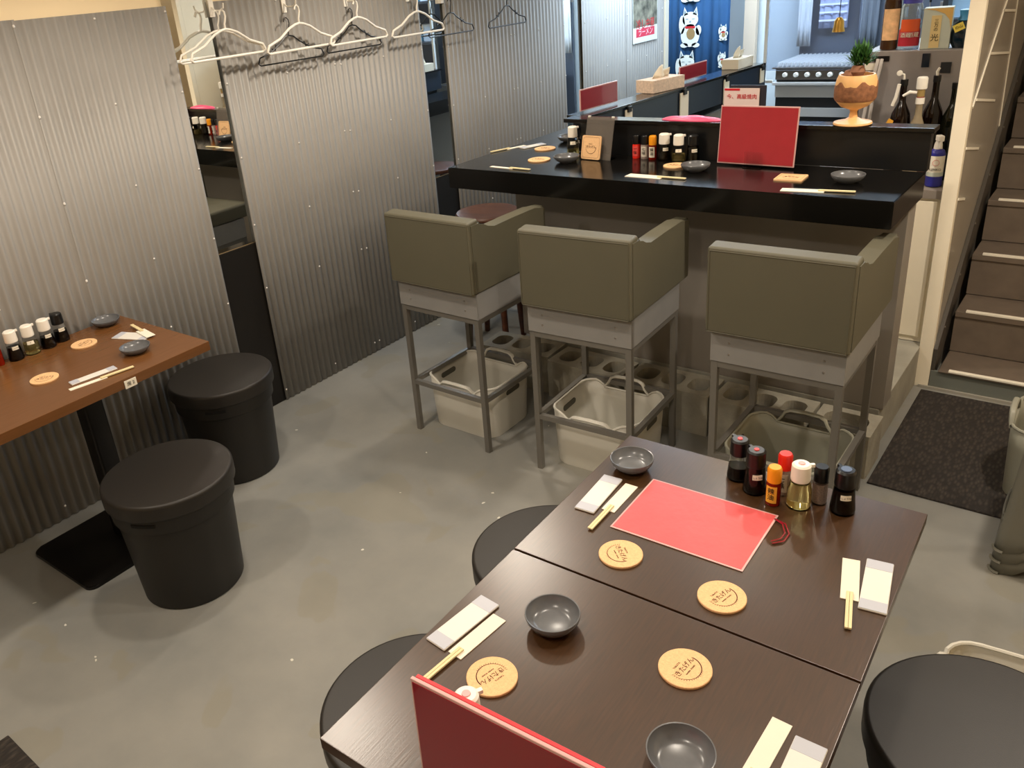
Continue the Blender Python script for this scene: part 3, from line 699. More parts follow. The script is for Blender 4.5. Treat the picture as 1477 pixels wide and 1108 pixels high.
GB3 = 'seasoning bottles on the black counter'
sauce('red-labelled chili powder shaker on the counter', 1.462, 5.398, 1.10, .097, 'ichimi', BLKCAP, grp=GB3)
sauce('grey-labelled spice shaker on the counter', 1.502, 5.396, 1.10, .097, 'shichimi', BLKCAP, grp=GB3)
sauce('orange-capped chili oil bottle on the counter', 1.541, 5.391, 1.10, .098, 'chili', ORANGE, grp=GB3)
sauce('dark soy bottle with white cap on the counter, next to the orange cap', 1.596, 5.385, 1.10, .110, 'soy', WHITEP, grp=GB3, fill=.9)
sauce('pale oil bottle with white cap in the middle of the counter row', 1.664, 5.375, 1.10, .110, 'oil', WHITEP, grp=GB3, fill=.45)
sauce('dark soy bottle with black cap at the right of the counter row', 1.721, 5.388, 1.10, .108, 'soy', BLKCAP, grp=GB3, fill=.95)
sauce('clear sauce bottle with white cap behind the coaster stand', 1.150, 5.395, 1.10, .125, 'oil', WHITEP, fill=.3)
sauce('small soy bottle behind the clear sauce bottle', 1.120, 5.47, 1.10, .100, 'soy', BLKCAP, fill=.8)

# ------------------------------------------------------------------ clothes hangers and hooks
def hanger(label, x, y, z, W, m, rad, rx=0.0, notch=False, grp=None, rz=0, drop=.105):
    # z = apex of the shoulders; plane parallel to the wall (Y-Z)
    t = thing('clothes_hanger', label, 'hanger', (x, y, z), rz, grp); h = W/2
    sh = [(0, -h+.006, -drop+.012), (0, -h*.93, -drop+.028), (0, -h*.6, -drop*.52), (0, -h*.3, -drop*.16), (0, -h*.12, -.004), (0, 0, 0), (0, h*.12, -.004), (0, h*.3, -drop*.16), (0, h*.6, -drop*.52), (0, h*.93, -drop+.028), (0, h-.006, -drop+.012), (0, h-.002, -drop+.004), (0, h-.012, -drop-.004), (0, 0, -drop-.004), (0, -h+.012, -drop-.004), (0, -h+.002, -drop+.004)]
    if notch: sh[2] = (0, -h*.62, -drop*.60); sh[8] = (0, h*.62, -drop*.60); sh[3] = (0, -h*.3, -drop*.28); sh[7] = (0, h*.3, -drop*.28)
    obj('frame', tube(B(), sh, rad, 8, closed=True, sx=1.0), m, t, smooth=True)
    hk = [(0, 0, -.002), (0, .001, .02), (0, .007, .034), (0, .012, .05), (0, .010, .066), (0, 0, .076), (0, -.011, .072), (0, -.017, .058)]
    obj('hook', tube(B(), hk, rad*.75, 8), m, t, smooth=True)
    if notch:
        nb = B()
        for s in (-1, 1): tube(nb, [(0, s*h*.42, -drop*.30), (0, s*h*.46, -drop*.52), (0, s*h*.55, -drop*.44)], rad*.8, 6)
        obj('strap_notch', nb, m, t, smooth=True)
    return t
GW = 'white plastic hangers on the wall hooks'; GBk = 'black plastic hangers on the wall hooks'
hanger('white hanger nearest the left corrugated panel', .075, 4.440, 1.765, .40, WHITEP, .0055, grp=GW, rz=.03)
hanger('white hanger tucked just behind the leftmost white one', .050, 4.425, 1.763, .42, WHITEP, .0045, grp=GW, rz=-.06)
hanger('white hanger second from the left on the wall', .075, 4.845, 1.752, .45, WHITEP, .0055, grp=GW, rz=.10)
hanger('white hanger third from the left on the wall', .065, 5.225, 1.745, .42, WHITEP, .0055, grp=GW, rz=.05)
hanger('white hanger over the mirror strip, farthest right of the white ones', .065, 5.665, 1.735, .42, WHITEP, .0055, grp=GW)
hanger('black hanger behind the second white hanger', .045, 4.80, 1.705, .38, BLKCAP, .0032, notch=True, grp=GBk, rz=-.05)
hanger('black hanger behind the third white hanger', .045, 5.205, 1.712, .38, BLKCAP, .0032, notch=True, grp=GBk)
hanger('black hanger beside the mirror strip, left of the farthest one', .060, 5.945, 1.706, .40, BLKCAP, .0034, notch=True, grp=GBk)
hanger('black hanger hanging alone, farthest along the wall', .060, 6.475, 1.702, .39, BLKCAP, .0034, notch=True, grp=GBk)
for i, (y, z) in enumerate(((4.44, 1.835), (4.83, 1.82), (5.215, 1.815), (5.665, 1.805), (5.945, 1.776), (6.475, 1.772))):
    t = thing('wall_hook', ['white wall hook above the leftmost white hangers', 'white wall hook above the second white hanger', 'white wall hook above the third white hanger', 'white wall hook above the white hanger at the mirror strip', 'white wall hook above the black hanger by the mirror', 'white wall hook above the farthest black hanger'][i], 'hook', (.0, y, z), 0, 'wall hooks for the hangers')
    if y == 5.665 : pass
    obj('plate', box(B(), -.012 if 5.75 < y < 5.96 else .004, .011, -.012, .012, -.02, .055, .002), WHITEP, t, smooth=30)
    obj('prong', tube(B(), [(.008, 0, .02), (.03, 0, .004), (.065, 0, .003), (.088, 0, .012), (.093, 0, .03)], .0035, 8), WHITEP, t, smooth=True)

# ------------------------------------------------------------------ wooden stools
def wstool(label, x, y, rz, H=.745):
    t = thing('wooden_stool', label, 'stool', (x, y, 0), rz, 'round wooden stools by the corrugated wall')
    obj('seat', lathe(B(), [(0, H-.03), (.15, H-.03), (.168, H-.022), (.17, H-.012), (.163, H-.002), (.14, H), (.09, H-.006), (0, H-.009)], 40), STOOLWOOD, t, smooth=50)
    for k in range(4):
        a = PI/4+k*PI/2; c, s = math.cos(a), math.sin(a)
        obj('leg', tube(B(), [(c*.12, s*.12, H-.03), (c*.135, s*.135, H*.55), (c*.16, s*.16, 0)], [.024, .021, .016], 10), STOOLWOOD, t, smooth=True)
    for k in range(4):
        a = PI/4+k*PI/2; b = a+PI/2
        obj('stretcher', tube(B(), [(math.cos(a)*.138, math.sin(a)*.138, H*.45), (math.cos(b)*.138, math.sin(b)*.138, H*.45)], .009, 8), STOOLWOOD, t, smooth=True)
    return t
wstool('round wooden stool beneath the left end of the counter', .52, 5.545, .2)
wstool('round wooden stool farther along the wall, seen in the mirror strip', .50, 6.35, .5)

# ------------------------------------------------------------------ goblet planter, bag, spray, card on the ledge
t = thing('wooden_goblet', 'turned wooden goblet with carved bark band standing on the ledge', 'goblet', (2.300, 5.457, 1.252))
GW1 = mat('pale_turned_wood', '#e2b174', .4, var=.08, vscale=12); GW2 = mat('dark_bark_band', '#85583a', .8, var=.35, vscale=60, bump=.8, bscale=90)
obj('foot', lathe(B(), [(0, 0), (.062, 0), (.066, .004), (.064, .010), (.03, .018), (.015, .026), (.012, .045), (.016, .056), (0, .056)], 40), GW1, t, smooth=50)
obj('cup', lathe(B(), [(0, .054), (.018, .054), (.045, .065), (.064, .085), (.070, .11), (.070, .14), (.066, .162), (.060, .176), (.054, .176), (.058, .16), (.060, .13), (.0, .10)], 40), GW1, t, smooth=50)
bb = lathe(B(), [(.0655, .086), (.0705, .095), (.0715, .11), (.0715, .13), (.0705, .143), (.068, .146)], 48)
for v in bb.verts:
    if v.co.z > .142: v.co.z += .007*math.sin(math.atan2(v.co.y, v.co.x)*5)+.004*math.sin(math.atan2(v.co.y, v.co.x)*11)
obj('bark_band', bb, GW2, t, smooth=50)
obj('moss_ball', lathe(lathe(B(), [(0, .16), (.018, .165), (.027, .185), (.018, .205), (0, .21)], 20), [(0, .158), (.013, .162), (.02, .176), (.012, .19), (0, .194)], 20, cx=-.026, cy=-.01), mat('reddish_clay', '#8a5f46', .8, var=.2, vscale=40), t, smooth=True)
fo = B()
for k in range(300):
    a = random.uniform(0, 2*PI); el = random.uniform(.1, 1.4); l = random.uniform(.03, .06); bx_, by_ = random.uniform(-.018, .034), random.uniform(-.01, .01); bz = random.uniform(.205, .245)
    d = Vector((math.cos(a)*math.cos(el), math.sin(a)*math.cos(el), math.sin(el)))
    p = Vector((bx_, by_, bz)); s = d.cross(Vector((0, 0, 1))).normalized()*.0022
    q = [fo.verts.new(p-s), fo.verts.new(p+d*l*.6-s*1.6), fo.verts.new(p+d*l), fo.verts.new(p+d*l*.6+s*1.6), fo.verts.new(p+s)]; fo.faces.new(q)
obj('foliage', fo, LEAF, t)
bg = B(); bmesh.ops.create_icosphere(bg, subdivisions=4, radius=1)
for v in bg.verts:
    n = .12*math.sin(v.co.x*7+v.co.y*3)+.08*math.sin(v.co.y*13+v.co.x*5); v.co = Vector((v.co.x*.13, v.co.y*.035, max(0, v.co.z)*.017*(1+n)))
o = obj('plastic_bag', bg, PINK, loc=(1.68, 5.458, 1.253), smooth=True); tag(o, 'flat pink plastic bag lying on the counter ledge', 'bag')

def tissue(label, x, y, z, rz, L, W, H, m, grp='tissue boxes on the rear counter'):
    t = thing('tissue_box', label, 'tissue box', (x, y, z), rz, grp)
    b = B(); box(b, -L/2, L/2, -W/2, W/2, 0, H, .002); obj('carton', b, m, t, smooth=30)
    tb = B(); n = 8; pr = []
    for i in range(n+1):
        u_ = i/n; row = []
        for j in range(5):
            v_ = j/4; row.append(tb.verts.new(((u_-.5)*.13*(1-.4*v_)+.02*v_, .010*math.sin(u_*9+v_*2), H+v_*(.035+.02*math.sin(u_*PI)+.015*math.sin(u_*7)))))
        pr.append(row)
    for i in range(n):
        for j in range(4): tb.faces.new([pr[i][j], pr[i+1][j], pr[i+1][j+1], pr[i][j+1]])
    o = obj('tissue', tb, WHITEPAP, t, smooth=True); o.modifiers.new('t', 'SOLIDIFY').thickness = .001
    return t
TB = mat('patterned_beige_carton', '#dcc4ae', .7, var=.15, vscale=90)
tissue('beige tissue box between the two red menus on the rear counter', 1.150, 6.26, 1.253, PI/2-.25, .24, .115, .062, TB)
tissue('white tissue box at the far end of the rear counter', 1.215, 7.12, 1.253, PI/2-.05, .20, .10, .055, WHITEPAP)
# papers and clips on the inner face of the rear leg
for i, (dy, w_, h_, lb) in enumerate(((.33, .06, .07, 'clipped order slip nearest the front ledge'), (.86, .085, .14, 'clipped white order pad in the middle of the rear panel'), (1.33, .06, .14, 'narrow clipped slip towards the far end of the rear panel'), (1.78, .05, .09, 'white slip clipped at the far end of the rear panel'))):
    x = 1.165+math.sin(math.radians(4.2))*dy+.004; y = 5.50+dy
    t = thing('order_slips', lb, 'papers', (x, y, 1.235), -math.radians(4.2), 'order slips clipped to the rear counter panel')
    obj('paper', box(B(), 0.001, .006, -w_/2, w_/2, -h_, -.008), WHITEPAP, t)
    obj('binder_clip', box(B(), 0, .014, -.016, .016, -.020, .006, .002), BLKCAP, t)
    obj('clip_wire', tube(B(), [(.006, -.007, .004), (.012, -.004, .014), (.012, .004, .014), (.006, .007, .004)], .0012, 6), SSTEEL, t)
t = thing('notice_card', 'pink and white printed card standing behind the red menu', 'card', (1.705, 5.93, 1.06), -.02)
obj('backing', box(B(), -.055, .105, .004, .012, 0, .262), mat('dark_backing', '#2c2a33', .5), t)
obj('card', box(B(), -.082, .078, -.002, .003, 0, .25), mat('pale_pink_card', '#ead3cc', .6), t)
obj('red_heading', box(B(), -.080, -.01, -.0032, -.002, .240, .249), REDINK, t); 
text('今、高級焼肉', .023, REDINK, t, (0, -.0032, .213), (PI/2, 0, 0))
obj('stand_foot', box(B(), -.09, .10, -.03, .05, -.02, 0), BLKCAP, t)
# spray bottle on the cream cabinet
t = thing('spray_bottle', 'blue and white sanitiser spray bottle on the cream cabinet', 'bottle', (2.478, 6.10, .887), 0)
obj('bottle_body', lathe(B(), [(0, 0), (.028, 0), (.032, .004), (.032, .135), (.026, .150), (.014, .158), (0, .158)], 32), mat('deep_blue_plastic', '#2b2c84', .35), t, smooth=50)
fa = math.atan2(2.17-6.1, 3.14-2.48)
l_ = label_band(t, .032, .032, .060, .130, fa, 1.2, WHITEPAP); label_band(t, .0322, .0322, .045, .062, fa, 1.2, mat('pale_green_grey', '#b9bfb2', .5))
text('KENKO', .013, BLKINK, l_, (math.cos(fa)*.0345, math.sin(fa)*.0345, .075), (PI/2, 0, fa+PI/2))
obj('ring_mark', tube(B(), [(math.cos(fa)*.034+.012*math.cos(q)*-math.sin(fa), math.sin(fa)*.034+.012*math.cos(q)*math.cos(fa), .103+.012*math.sin(q)) for q in [k*PI/10 for k in range(20)]], .0006, 5, closed=True), REDINK, t)
obj('trigger_head', box(box(lathe(B(), [(0, .155), (.017, .155), (.015, .175), (.010, .19), (.0, .19)], 20), -.012, .012, -.010, .026, .188, .212, .004), -.005, .005, .018, .026, .160, .190, .002), WHITEP, t, rot=(0, 0, fa-1.2), smooth=50)
t = thing('sauce_bottle', 'slim pink-capped bottle beside the spray bottle', 'bottle', (2.425, 6.13, .887))
obj('glass_body', lathe(B(), [(0, 0), (.02, 0), (.022, .01), (.02, .12), (.009, .15), (0, .15)], 24), mat('brown_glass', '#4a352c', .15), t, smooth=50)
obj('cap', lathe(B(), [(0, .148), (.011, .148), (.011, .18), (0, .18)], 20), mat('salmon_plastic', '#e58a76', .4), t, smooth=50)

# ------------------------------------------------------------------ kitchen
t = thing('cream_cabinet', 'cream kitchen cabinet with grey top beside the doorway post', 'cabinet', (0, 0, 0))
boxo('carcass', 1.95, 2.532, 6.045, 6.93, .192, .847, CREAM2, t, bev=.002)
boxo('cabinet_top', 1.94, 2.534, 6.03, 6.94, .847, .885, mat('grey_laminate', '#8b8279', .35), t, bev=.003)
boxo('door_panel', 2.30, 2.515, 6.036, 6.044, .22, .835, CREAM2, t, bev=.002)
t = thing('steel_refrigerator', 'stainless steel cooler behind the tall bottles with things on top', 'refrigerator', (0, 0, 0))
fx0, fx1, fy = 2.088, 2.532, 6.36
boxo('cooler_body', fx0, fx1, fy, 6.88, .887, 1.405, mat('grey_cooler_steel', '#9b9592', .38, .35, var=.05, vscale=5), t, bev=.004)
boxo('vent_plate', 2.125, 2.195, fy-.004, fy, 1.362, 1.385, BLKCAP, t)
boxo('control_display', 2.325, 2.355, fy-.005, fy, 1.335, 1.392, mat('display_black', '#14202c', .15), t, bev=.001)
boxo('notice_label', 2.096, 2.150, fy-.002, fy, 1.325, 1.355, WHITEPAP, t)
for dx in (0, .016):
    obj('drain_hose', tube(B(), [(2.150+dx, fy-.006, 1.372), (2.150+dx, fy-.022, 1.34), (2.132+dx*1.2, fy-.024, 1.24), (2.118+dx*1.6, fy-.022, 1.12), (2.112+dx*1.6, fy-.02, .95)], .0075, 8), mat('hose_grey', '#bdb6b0', .5), t, smooth=True)
boxo('bracket', 2.40, 2.44, fy-.004, fy, 1.31, 1.355, DKSTEEL, t)
def bigbottle(label, x, y, z, R, H, m, neck=.013, cap=None, tagc=None, grp=None, lab=None):
    t = thing('sake_bottle', label, 'bottle', (x, y, z), 0, grp)
    obj('glass_body', lathe(B(), [(0, 0), (R-.003, 0), (R, .005), (R, H*.55), (R*.85, H*.66), (neck*1.1, H*.78), (neck, H*.86), (neck, H*.96), (0, H*.96)], 32), m, t, smooth=50)
    obj('cap', lathe(B(), [(0, H*.94), (neck*1.15, H*.94), (neck*1.15, H), (0, H)], 20), cap or BLKCAP, t, smooth=50)
    if lab: label_band(t, R, R, H*.12, H*.5, math.atan2(2.17-y, 3.14-x), 1.0, lab)
    return t
DKB = mat('dark_brown_glass', '#150b07', .08); GB4 = 'tall bottles in front of the steel cooler'
b = bigbottle('dark bottle with white spout and gold tag in front of the cooler', 2.300, 6.20, .887, .043, .42, DKB, grp=GB4, cap=BLKCAP)
obj('pour_spout', tube(B(), [(0, 0, .40), (-.004, -.004, .44), (-.018, -.010, .445)], .005, 8), WHITEP, b, smooth=True)
obj('spout_cap', tube(B(), [(-.012, -.03, .405), (-.020, -.03, .35), (-.030, -.03, .315)], .007, 8), WHITEP, b, smooth=True)
obj('knob', lathe(B(), [(0, -.006), (.011, -.004), (.011, .004), (0, .006)], 16), WHITEP, b, loc=(-.018, -.02, .448), rot=(PI/2, 0, 0), smooth=50)
o = obj('gold_tag', box(B(), -.012, .012, -.001, .001, -.014, .014), mat('gold_tag', '#dfa23a', .4), b, loc=(-.032, -.035, .245), rot=(0, .5, 0))
b = bigbottle('clear bottle with white caps and spout ahead of the dark bottles', 2.380, 6.14, .887, .034, .36, mat('amber_clear_glass', '#b9a98c', .08, trans=.5, ior=1.2), grp=GB4, cap=mat('red_brown_band', '#8c4a3c', .5))
obj('white_cap', lathe(B(), [(0, .33), (.017, .33), (.017, .355), (0, .355)], 20), WHITEP, b, smooth=50)
obj('dispenser', lathe(B(), [(0, .355), (.014, .355), (.015, .395), (0, .395)], 20), mat('ochre_plastic', '#9c8450', .4), b, smooth=50)
obj('dispenser_cap', lathe(B(), [(0, .39), (.020, .39), (.021, .395), (.021, .432), (.017, .438), (0, .438)], 20), WHITEP, b, smooth=50)
obj('side_spout', tube(B(), [(-.014, -.004, .375), (-.04, -.008, .378), (-.065, -.01, .362)], [.006, .007, .005], 8), WHITEP, b, smooth=True)
b = bigbottle('dark bottle with small white pourer behind the white-capped bottle', 2.415, 6.24, .887, .043, .43, DKB, grp=GB4); obj('pour_spout', tube(B(), [(0, 0, .42), (-.004, 0, .445), (.004, 0, .46)], .005, 8), WHITEP, b, smooth=True)
bigbottle('dark bottle close to the doorway post in front of the cooler', 2.488, 6.24, .887, .040, .40, mat('dark_green_glass', '#121409', .08), grp=GB4)
bigbottle('brown bottle with cream label on the steel cooler', 2.172, 6.42, 1.406, .036, .34, mat('amber_brown_glass', '#3a2410', .1), lab=mat('cream_orange_label', '#e8b988', .6, var=.25, vscale=30))
t = thing('glass_jar', 'clear glass jar with red and orange label on the steel cooler', 'jar', (2.250, 6.42, 1.406))
obj('glass_body', lathe(B(), [(0, 0), (.040, 0), (.043, .004), (.043, .17), (.036, .19), (0, .19)], 32), mat('grey_glass', '#b4bcc0', .05, trans=.7, ior=1.2), t, smooth=50)
fa = math.atan2(-4.25, .9)
label_band(t, .043, .043, .015, .085, fa, 1.2, mat('crimson_label', '#b8283a', .5)); o = label_band(t, .0432, .0432, .075, .125, fa, .95, mat('vermilion_label', '#dd5a2a', .5))
for k in (-1, 1): 
    text('酒蔵', .022, WHITEPAP, o, (math.cos(fa+k*.35)*.0452, math.sin(fa+k*.35)*.0452, .06), (PI/2, 0, fa+k*.35+PI/2))
obj('lid', lathe(B(), [(0, .188), (.037, .188), (.037, .205), (0, .205)], 24), mat('blue_lid', '#4646a0', .4), t, smooth=50)
t = thing('gift_box', 'grey and gold sake box with brush lettering on the steel cooler', 'box', (2.352, 6.44, 1.406), .12)
obj('carton', box(B(), -.055, .055, -.045, .045, 0, .165, .001), mat('pale_grey_green_card', '#c3c8bb', .6), t)
obj('gold_panel', prism(B(), [(-.052, .163), (.0545, .163), (.0545, .075), (.045, .115), (.025, .14), (-.01, .155)], -.0462, -.0452, 'Y'), mat('gold_card', '#d8ac62', .5), t)
obj('label_strip', box(B(), -.022, .016, -.0465, -.0453, .004, .135), mat('straw_card', '#e0c68c', .6), t)
text('三\n万\nの', .017, BLKINK, t, (-.002, -.0468, .095), (PI/2, 0, 0)); text('光', .032, BLKINK, t, (-.003, -.0468, .044), (PI/2, 0, 0))
t = thing('blue_flask', 'squat dark blue flask with yellow tag on the steel cooler', 'bottle', (2.455, 6.44, 1.406))
obj('glass_body', lathe(B(), [(0, 0), (.036, 0), (.046, .02), (.048, .06), (.040, .095), (.018, .112), (.016, .15), (0, .15)], 32), mat('teal_black_glass', '#10222c', .08), t, smooth=50)
obj('neck_wrap', lathe(B(), [(.022, .105), (.030, .11), (.022, .125), (.026, .15), (0, .155)], 20), mat('blue_wrap', '#3d86b4', .4), t, smooth=50)
o = obj('yellow_tag', box(B(), -.020, .020, -.001, .001, -.015, .015), mat('yellow_tag', '#e8cf5a', .5), t, loc=(-.012, -.052, .085), rot=(0, -.45, 0)); text('の山', .015, BLKINK, o, (0, -.0015, 0), (PI/2, 0, 0))
# grill
t = thing('grill_range', 'stainless gas grill range with knobs at the back of the kitchen', 'grill', (0, 0, 0))
gx0, gx1, gy0, gy1 = 1.03, 1.56, 8.30, 8.85
boxo('cabinet_body', gx0, gx1, gy0+.03, gy1, 0, 1.02, DKSTEEL, t)
boxo('control_panel', gx0, gx1, gy0, gy0+.03, 1.02, 1.095, mat('dark_bronze_panel', '#6a625a', .4, .3), t, bev=.003)
boxo('drip_rail', gx0-.01, gx1, gy0-.03, gy0+.03, .985, 1.005, mat('bright_stainless_steel', '#c9c9c8', .35, .35), t, bev=.003)
boxo('steel_front', gx0, gx1, gy0+.005, gy0+.03, .90, .98, mat('bright_stainless_steel', '#c9c9c8', .35, .35), t, bev=.003)
boxo('drawer', gx0+.10, gx1, gy0, gy0+.028, .77, .83, mat('bright_stainless_steel', '#c9c9c8', .35, .35), t, bev=.003)
boxo('hob_top', gx0-.02, gx1+.02, gy0-.02, gy1, 1.095, 1.105, SSTEEL, t, bev=.002)
SSB = mat('bright_stainless_steel', '#c9c9c8', .35, .35)
gm = B()
for k in range(18): box(gm, gx0+.01+k*.03, gx0+.016+k*.03, gy0, gy1-.02, 1.106, 1.135)
for k in range(9): box(gm, gx0, gx1, gy0+.03+k*.055, gy0+.036+k*.055, 1.12, 1.128)
obj('wire_grate', gm, mat('pale_wire', '#e6e6e4', .4), t, kind='stuff')
for k in range(6): obj('knob', lathe(B(), [(0, .03), (.012, .03), (.016, .022), (.017, 0)], 16), mat('pale_knob', '#e4e2dc', .3), t, loc=(gx0+.07+k*.075, gy0-.001, 1.055), rot=(PI/2, 0, 0), smooth=40)
p_ = boxo('steel_backsplash', .98, 2.0, 8.93, 8.96, .6, 2.2, mat('blue_grey_steel', '#6c7482', .3, .5), bev=.002); tag(p_, 'blue-grey steel backsplash on the wall behind the grill', 'panel')
# splash guard
t = thing('splash_guard', 'hazy clear acrylic splash guard standing before the grill', 'screen', (0, 0, 0))
boxo('acrylic_panel', 1.29, 1.80, 7.37, 7.376, 1.20, 2.0, mat('hazy_acrylic', (.60, .66, .78), .05, trans=.93, ior=1.1), t)
boxo('edge_strip', 1.275, 1.292, 7.365, 7.382, 1.13, 2.0, mat('pale_edge', '#dfe8ee', .3), t)
boxo('bottom_rail', 1.275, 1.335, 7.365, 7.382, 1.13, 1.145, mat('pale_edge', '#dfe8ee', .3), t)
boxo('prep_counter', 1.26, 1.95, 7.30, 7.75, .0, .78, SSTEEL, bev=.004); tag(bpy.data.objects['prep_counter'], 'steel prep counter below the splash guard', 'counter')
# hanging towels and utensils behind the guard
rail = boxo('utensil_rail', .95, 2.4, 8.90, 8.92, 1.60, 1.62, SSTEEL); tag(rail, 'steel hanging rail on the far kitchen wall', 'rail')
boxo('rail_bracket', 1.0, 1.02, 8.915, 9.0, 1.595, 1.625, SSTEEL, rail); boxo('rail_bracket', 2.3, 2.32, 8.915, 9.0, 1.595, 1.625, SSTEEL, rail)
def cloth(label, x, y, w_, z0, z1, m, stripes=None):
    t = thing('hanging_cloth', label, 'cloth', (x, y, z1), 0, 'cloths hanging at the back of the kitchen'); bm = B(); n = 14
    a = [[bm.verts.new((-w_/2+w_*i/n, .008*math.sin(i*1.3)+.004*math.sin(i*3+j), -(z1-z0)*j/3)) for j in range(4)] for i in range(n+1)]
    for i in range(n):
        for j in range(3): bm.faces.new([a[i][j], a[i+1][j], a[i+1][j+1], a[i][j+1]])
    o = obj('towel', bm, m, t, smooth=True); o.modifiers.new('t', 'SOLIDIFY').thickness = .003
    if stripes:
        for k in range(5):
            zz = -(z1-z0)*(.15+.17*k); obj('stripe', box(B(), -w_/2+.004, w_/2-.004, -.018, -.014, zz-.006, zz+.006), stripes, t)
cloth('white towel hanging at the far left of the rail', 1.02, 8.885, .10, 1.18, 1.62, mat('white_towel', '#dfe3e6', .9))
cloth('blue-grey striped cloth hanging in the middle of the rail', 1.22, 8.885, .20, 1.30, 1.62, mat('lavender_cloth', '#b5bede', .9), mat('white_stripe', '#eef0f4', .9))
cloth('dark apron hanging on the rail', 1.46, 8.885, .13, 1.15, 1.62, mat('grey_apron', '#5e6672', .9))
def tool(label, x, y, z, kind):
    t = thing('kitchen_tool', label, 'utensil', (x, y, z), 0, 'utensils hanging at the back of the kitchen')
    obj('handle', tube(B(), [(0, 0, 0), (0, 0, -.16)], .007, 8), BLKCAP, t, smooth=True)
    if kind == 0: obj('ladle_cup', lathe(B(), [(0, -.03), (.025, -.022), (.036, 0), (.034, 0), (.022, -.018), (0, -.026)], 20), SSTEEL, t, loc=(0, -.03, -.20), smooth=True); obj('shaft', tube(B(), [(0, 0, -.16), (0, -.003, -.2)], .004, 6), SSTEEL, t)
    else: obj('blade', box(B(), -.03, .03, -.002, .002, -.27, -.16, .001), SSTEEL, t)
for k in range(5): tool(['ladle with dark handle hanging beside the splash guard', 'flat turner hanging second beside the splash guard', 'ladle hanging in the middle of the utensils', 'flat turner with dark handle near the cooler', 'ladle hanging nearest the cooler'][k], 1.66+k*.09, 8.87, 1.60, k % 2)
t = thing('brass_bell', 'small brass bell ornament hanging on a cord in the kitchen', 'bell', (1.86, 6.75, 1.46))
obj('bell_body', lathe(B(), [(.0, .068), (.012, .066), (.022, .05), (.025, .02), (.030, 0), (.026, 0), (.02, .03), (0, .06)], 20), mat('aged_brass', '#a8843c', .35, .8), t, smooth=50)
obj('cord', tube(B(), [(0, 0, .066), (0, 0, .5), (0, 0, 1.18)], .002, 6), BLKCAP, t)
t = thing('steel_pot', 'dark stock pot on the back of the range', 'pot', (1.72, 8.45, 1.0))
obj('pot_body', lathe(B(), [(0, 0), (.08, 0), (.085, .01), (.085, .16), (.09, .165), (0, .165)], 28), DKSTEEL, t, smooth=40); obj('pot_handle', tube(B(), [(.085, 0, .12), (.12, 0, .14), (.12, 0, .15)], .006, 6), BLKCAP, t)
boxo('range_shelf', 1.58, 2.0, 8.2, 8.9, .0, 1.0, DKSTEEL, bev=.003); tag(bpy.data.objects['range_shelf'], 'dark steel back counter right of the grill', 'counter')
for k in range(4):
    o = obj('drinking_glass', lathe(B(), [(0, 0), (.026, 0), (.031, .10), (.029, .10), (.024, .006), (0, .006)], 20), GLASS, loc=(1.66+.075*k, 8.26+.02*(k % 2), 1.0), smooth=40); tag(o, ['clear tumbler nearest the grill on the dark back counter', 'second clear tumbler from the grill on the back counter', 'third clear tumbler from the grill on the back counter', 'clear tumbler farthest from the grill on the back counter'][k], 'glass', 'tumblers on the back counter')
t = thing('tall_shelf', 'dark tall shelf unit at the far right of the kitchen', 'shelf', (0, 0, 0))
for x in (2.02, 2.50): boxo('upright', x, x+.03, 8.3, 8.8, 1.0 if x < 2.4 else 0, 2.3, DKSTEEL, t)
for z in (1.35, 1.7, 2.05): boxo('shelf_board', 2.05, 2.50, 8.3, 8.8, z, z+.02, DKSTEEL, t)
for k in range(6):
    b = thing('storage_tub', ['left pale blue', 'middle white', 'right teal'][k % 3]+' storage tub on the '+['lower', 'middle'][k//3]+' board of the tall shelf', 'container', (2.10+.14*(k % 3), 8.5, 1.371+.35*(k//3)), 0, 'storage tubs on the tall shelf')
    obj('tub_body', prism(B(), rrect(.12, .16, .02, 3), 0, .13), mat(['pale_blue_tub', 'white_tub', 'teal_tub'][k % 3], ['#9fc3e6', '#dfe8ee', '#5aa6b8'][k % 3], .4), b, smooth=30); obj('tub_lid', prism(B(), rrect(.126, .166, .02, 3), .13, .145), WHITEP, b)

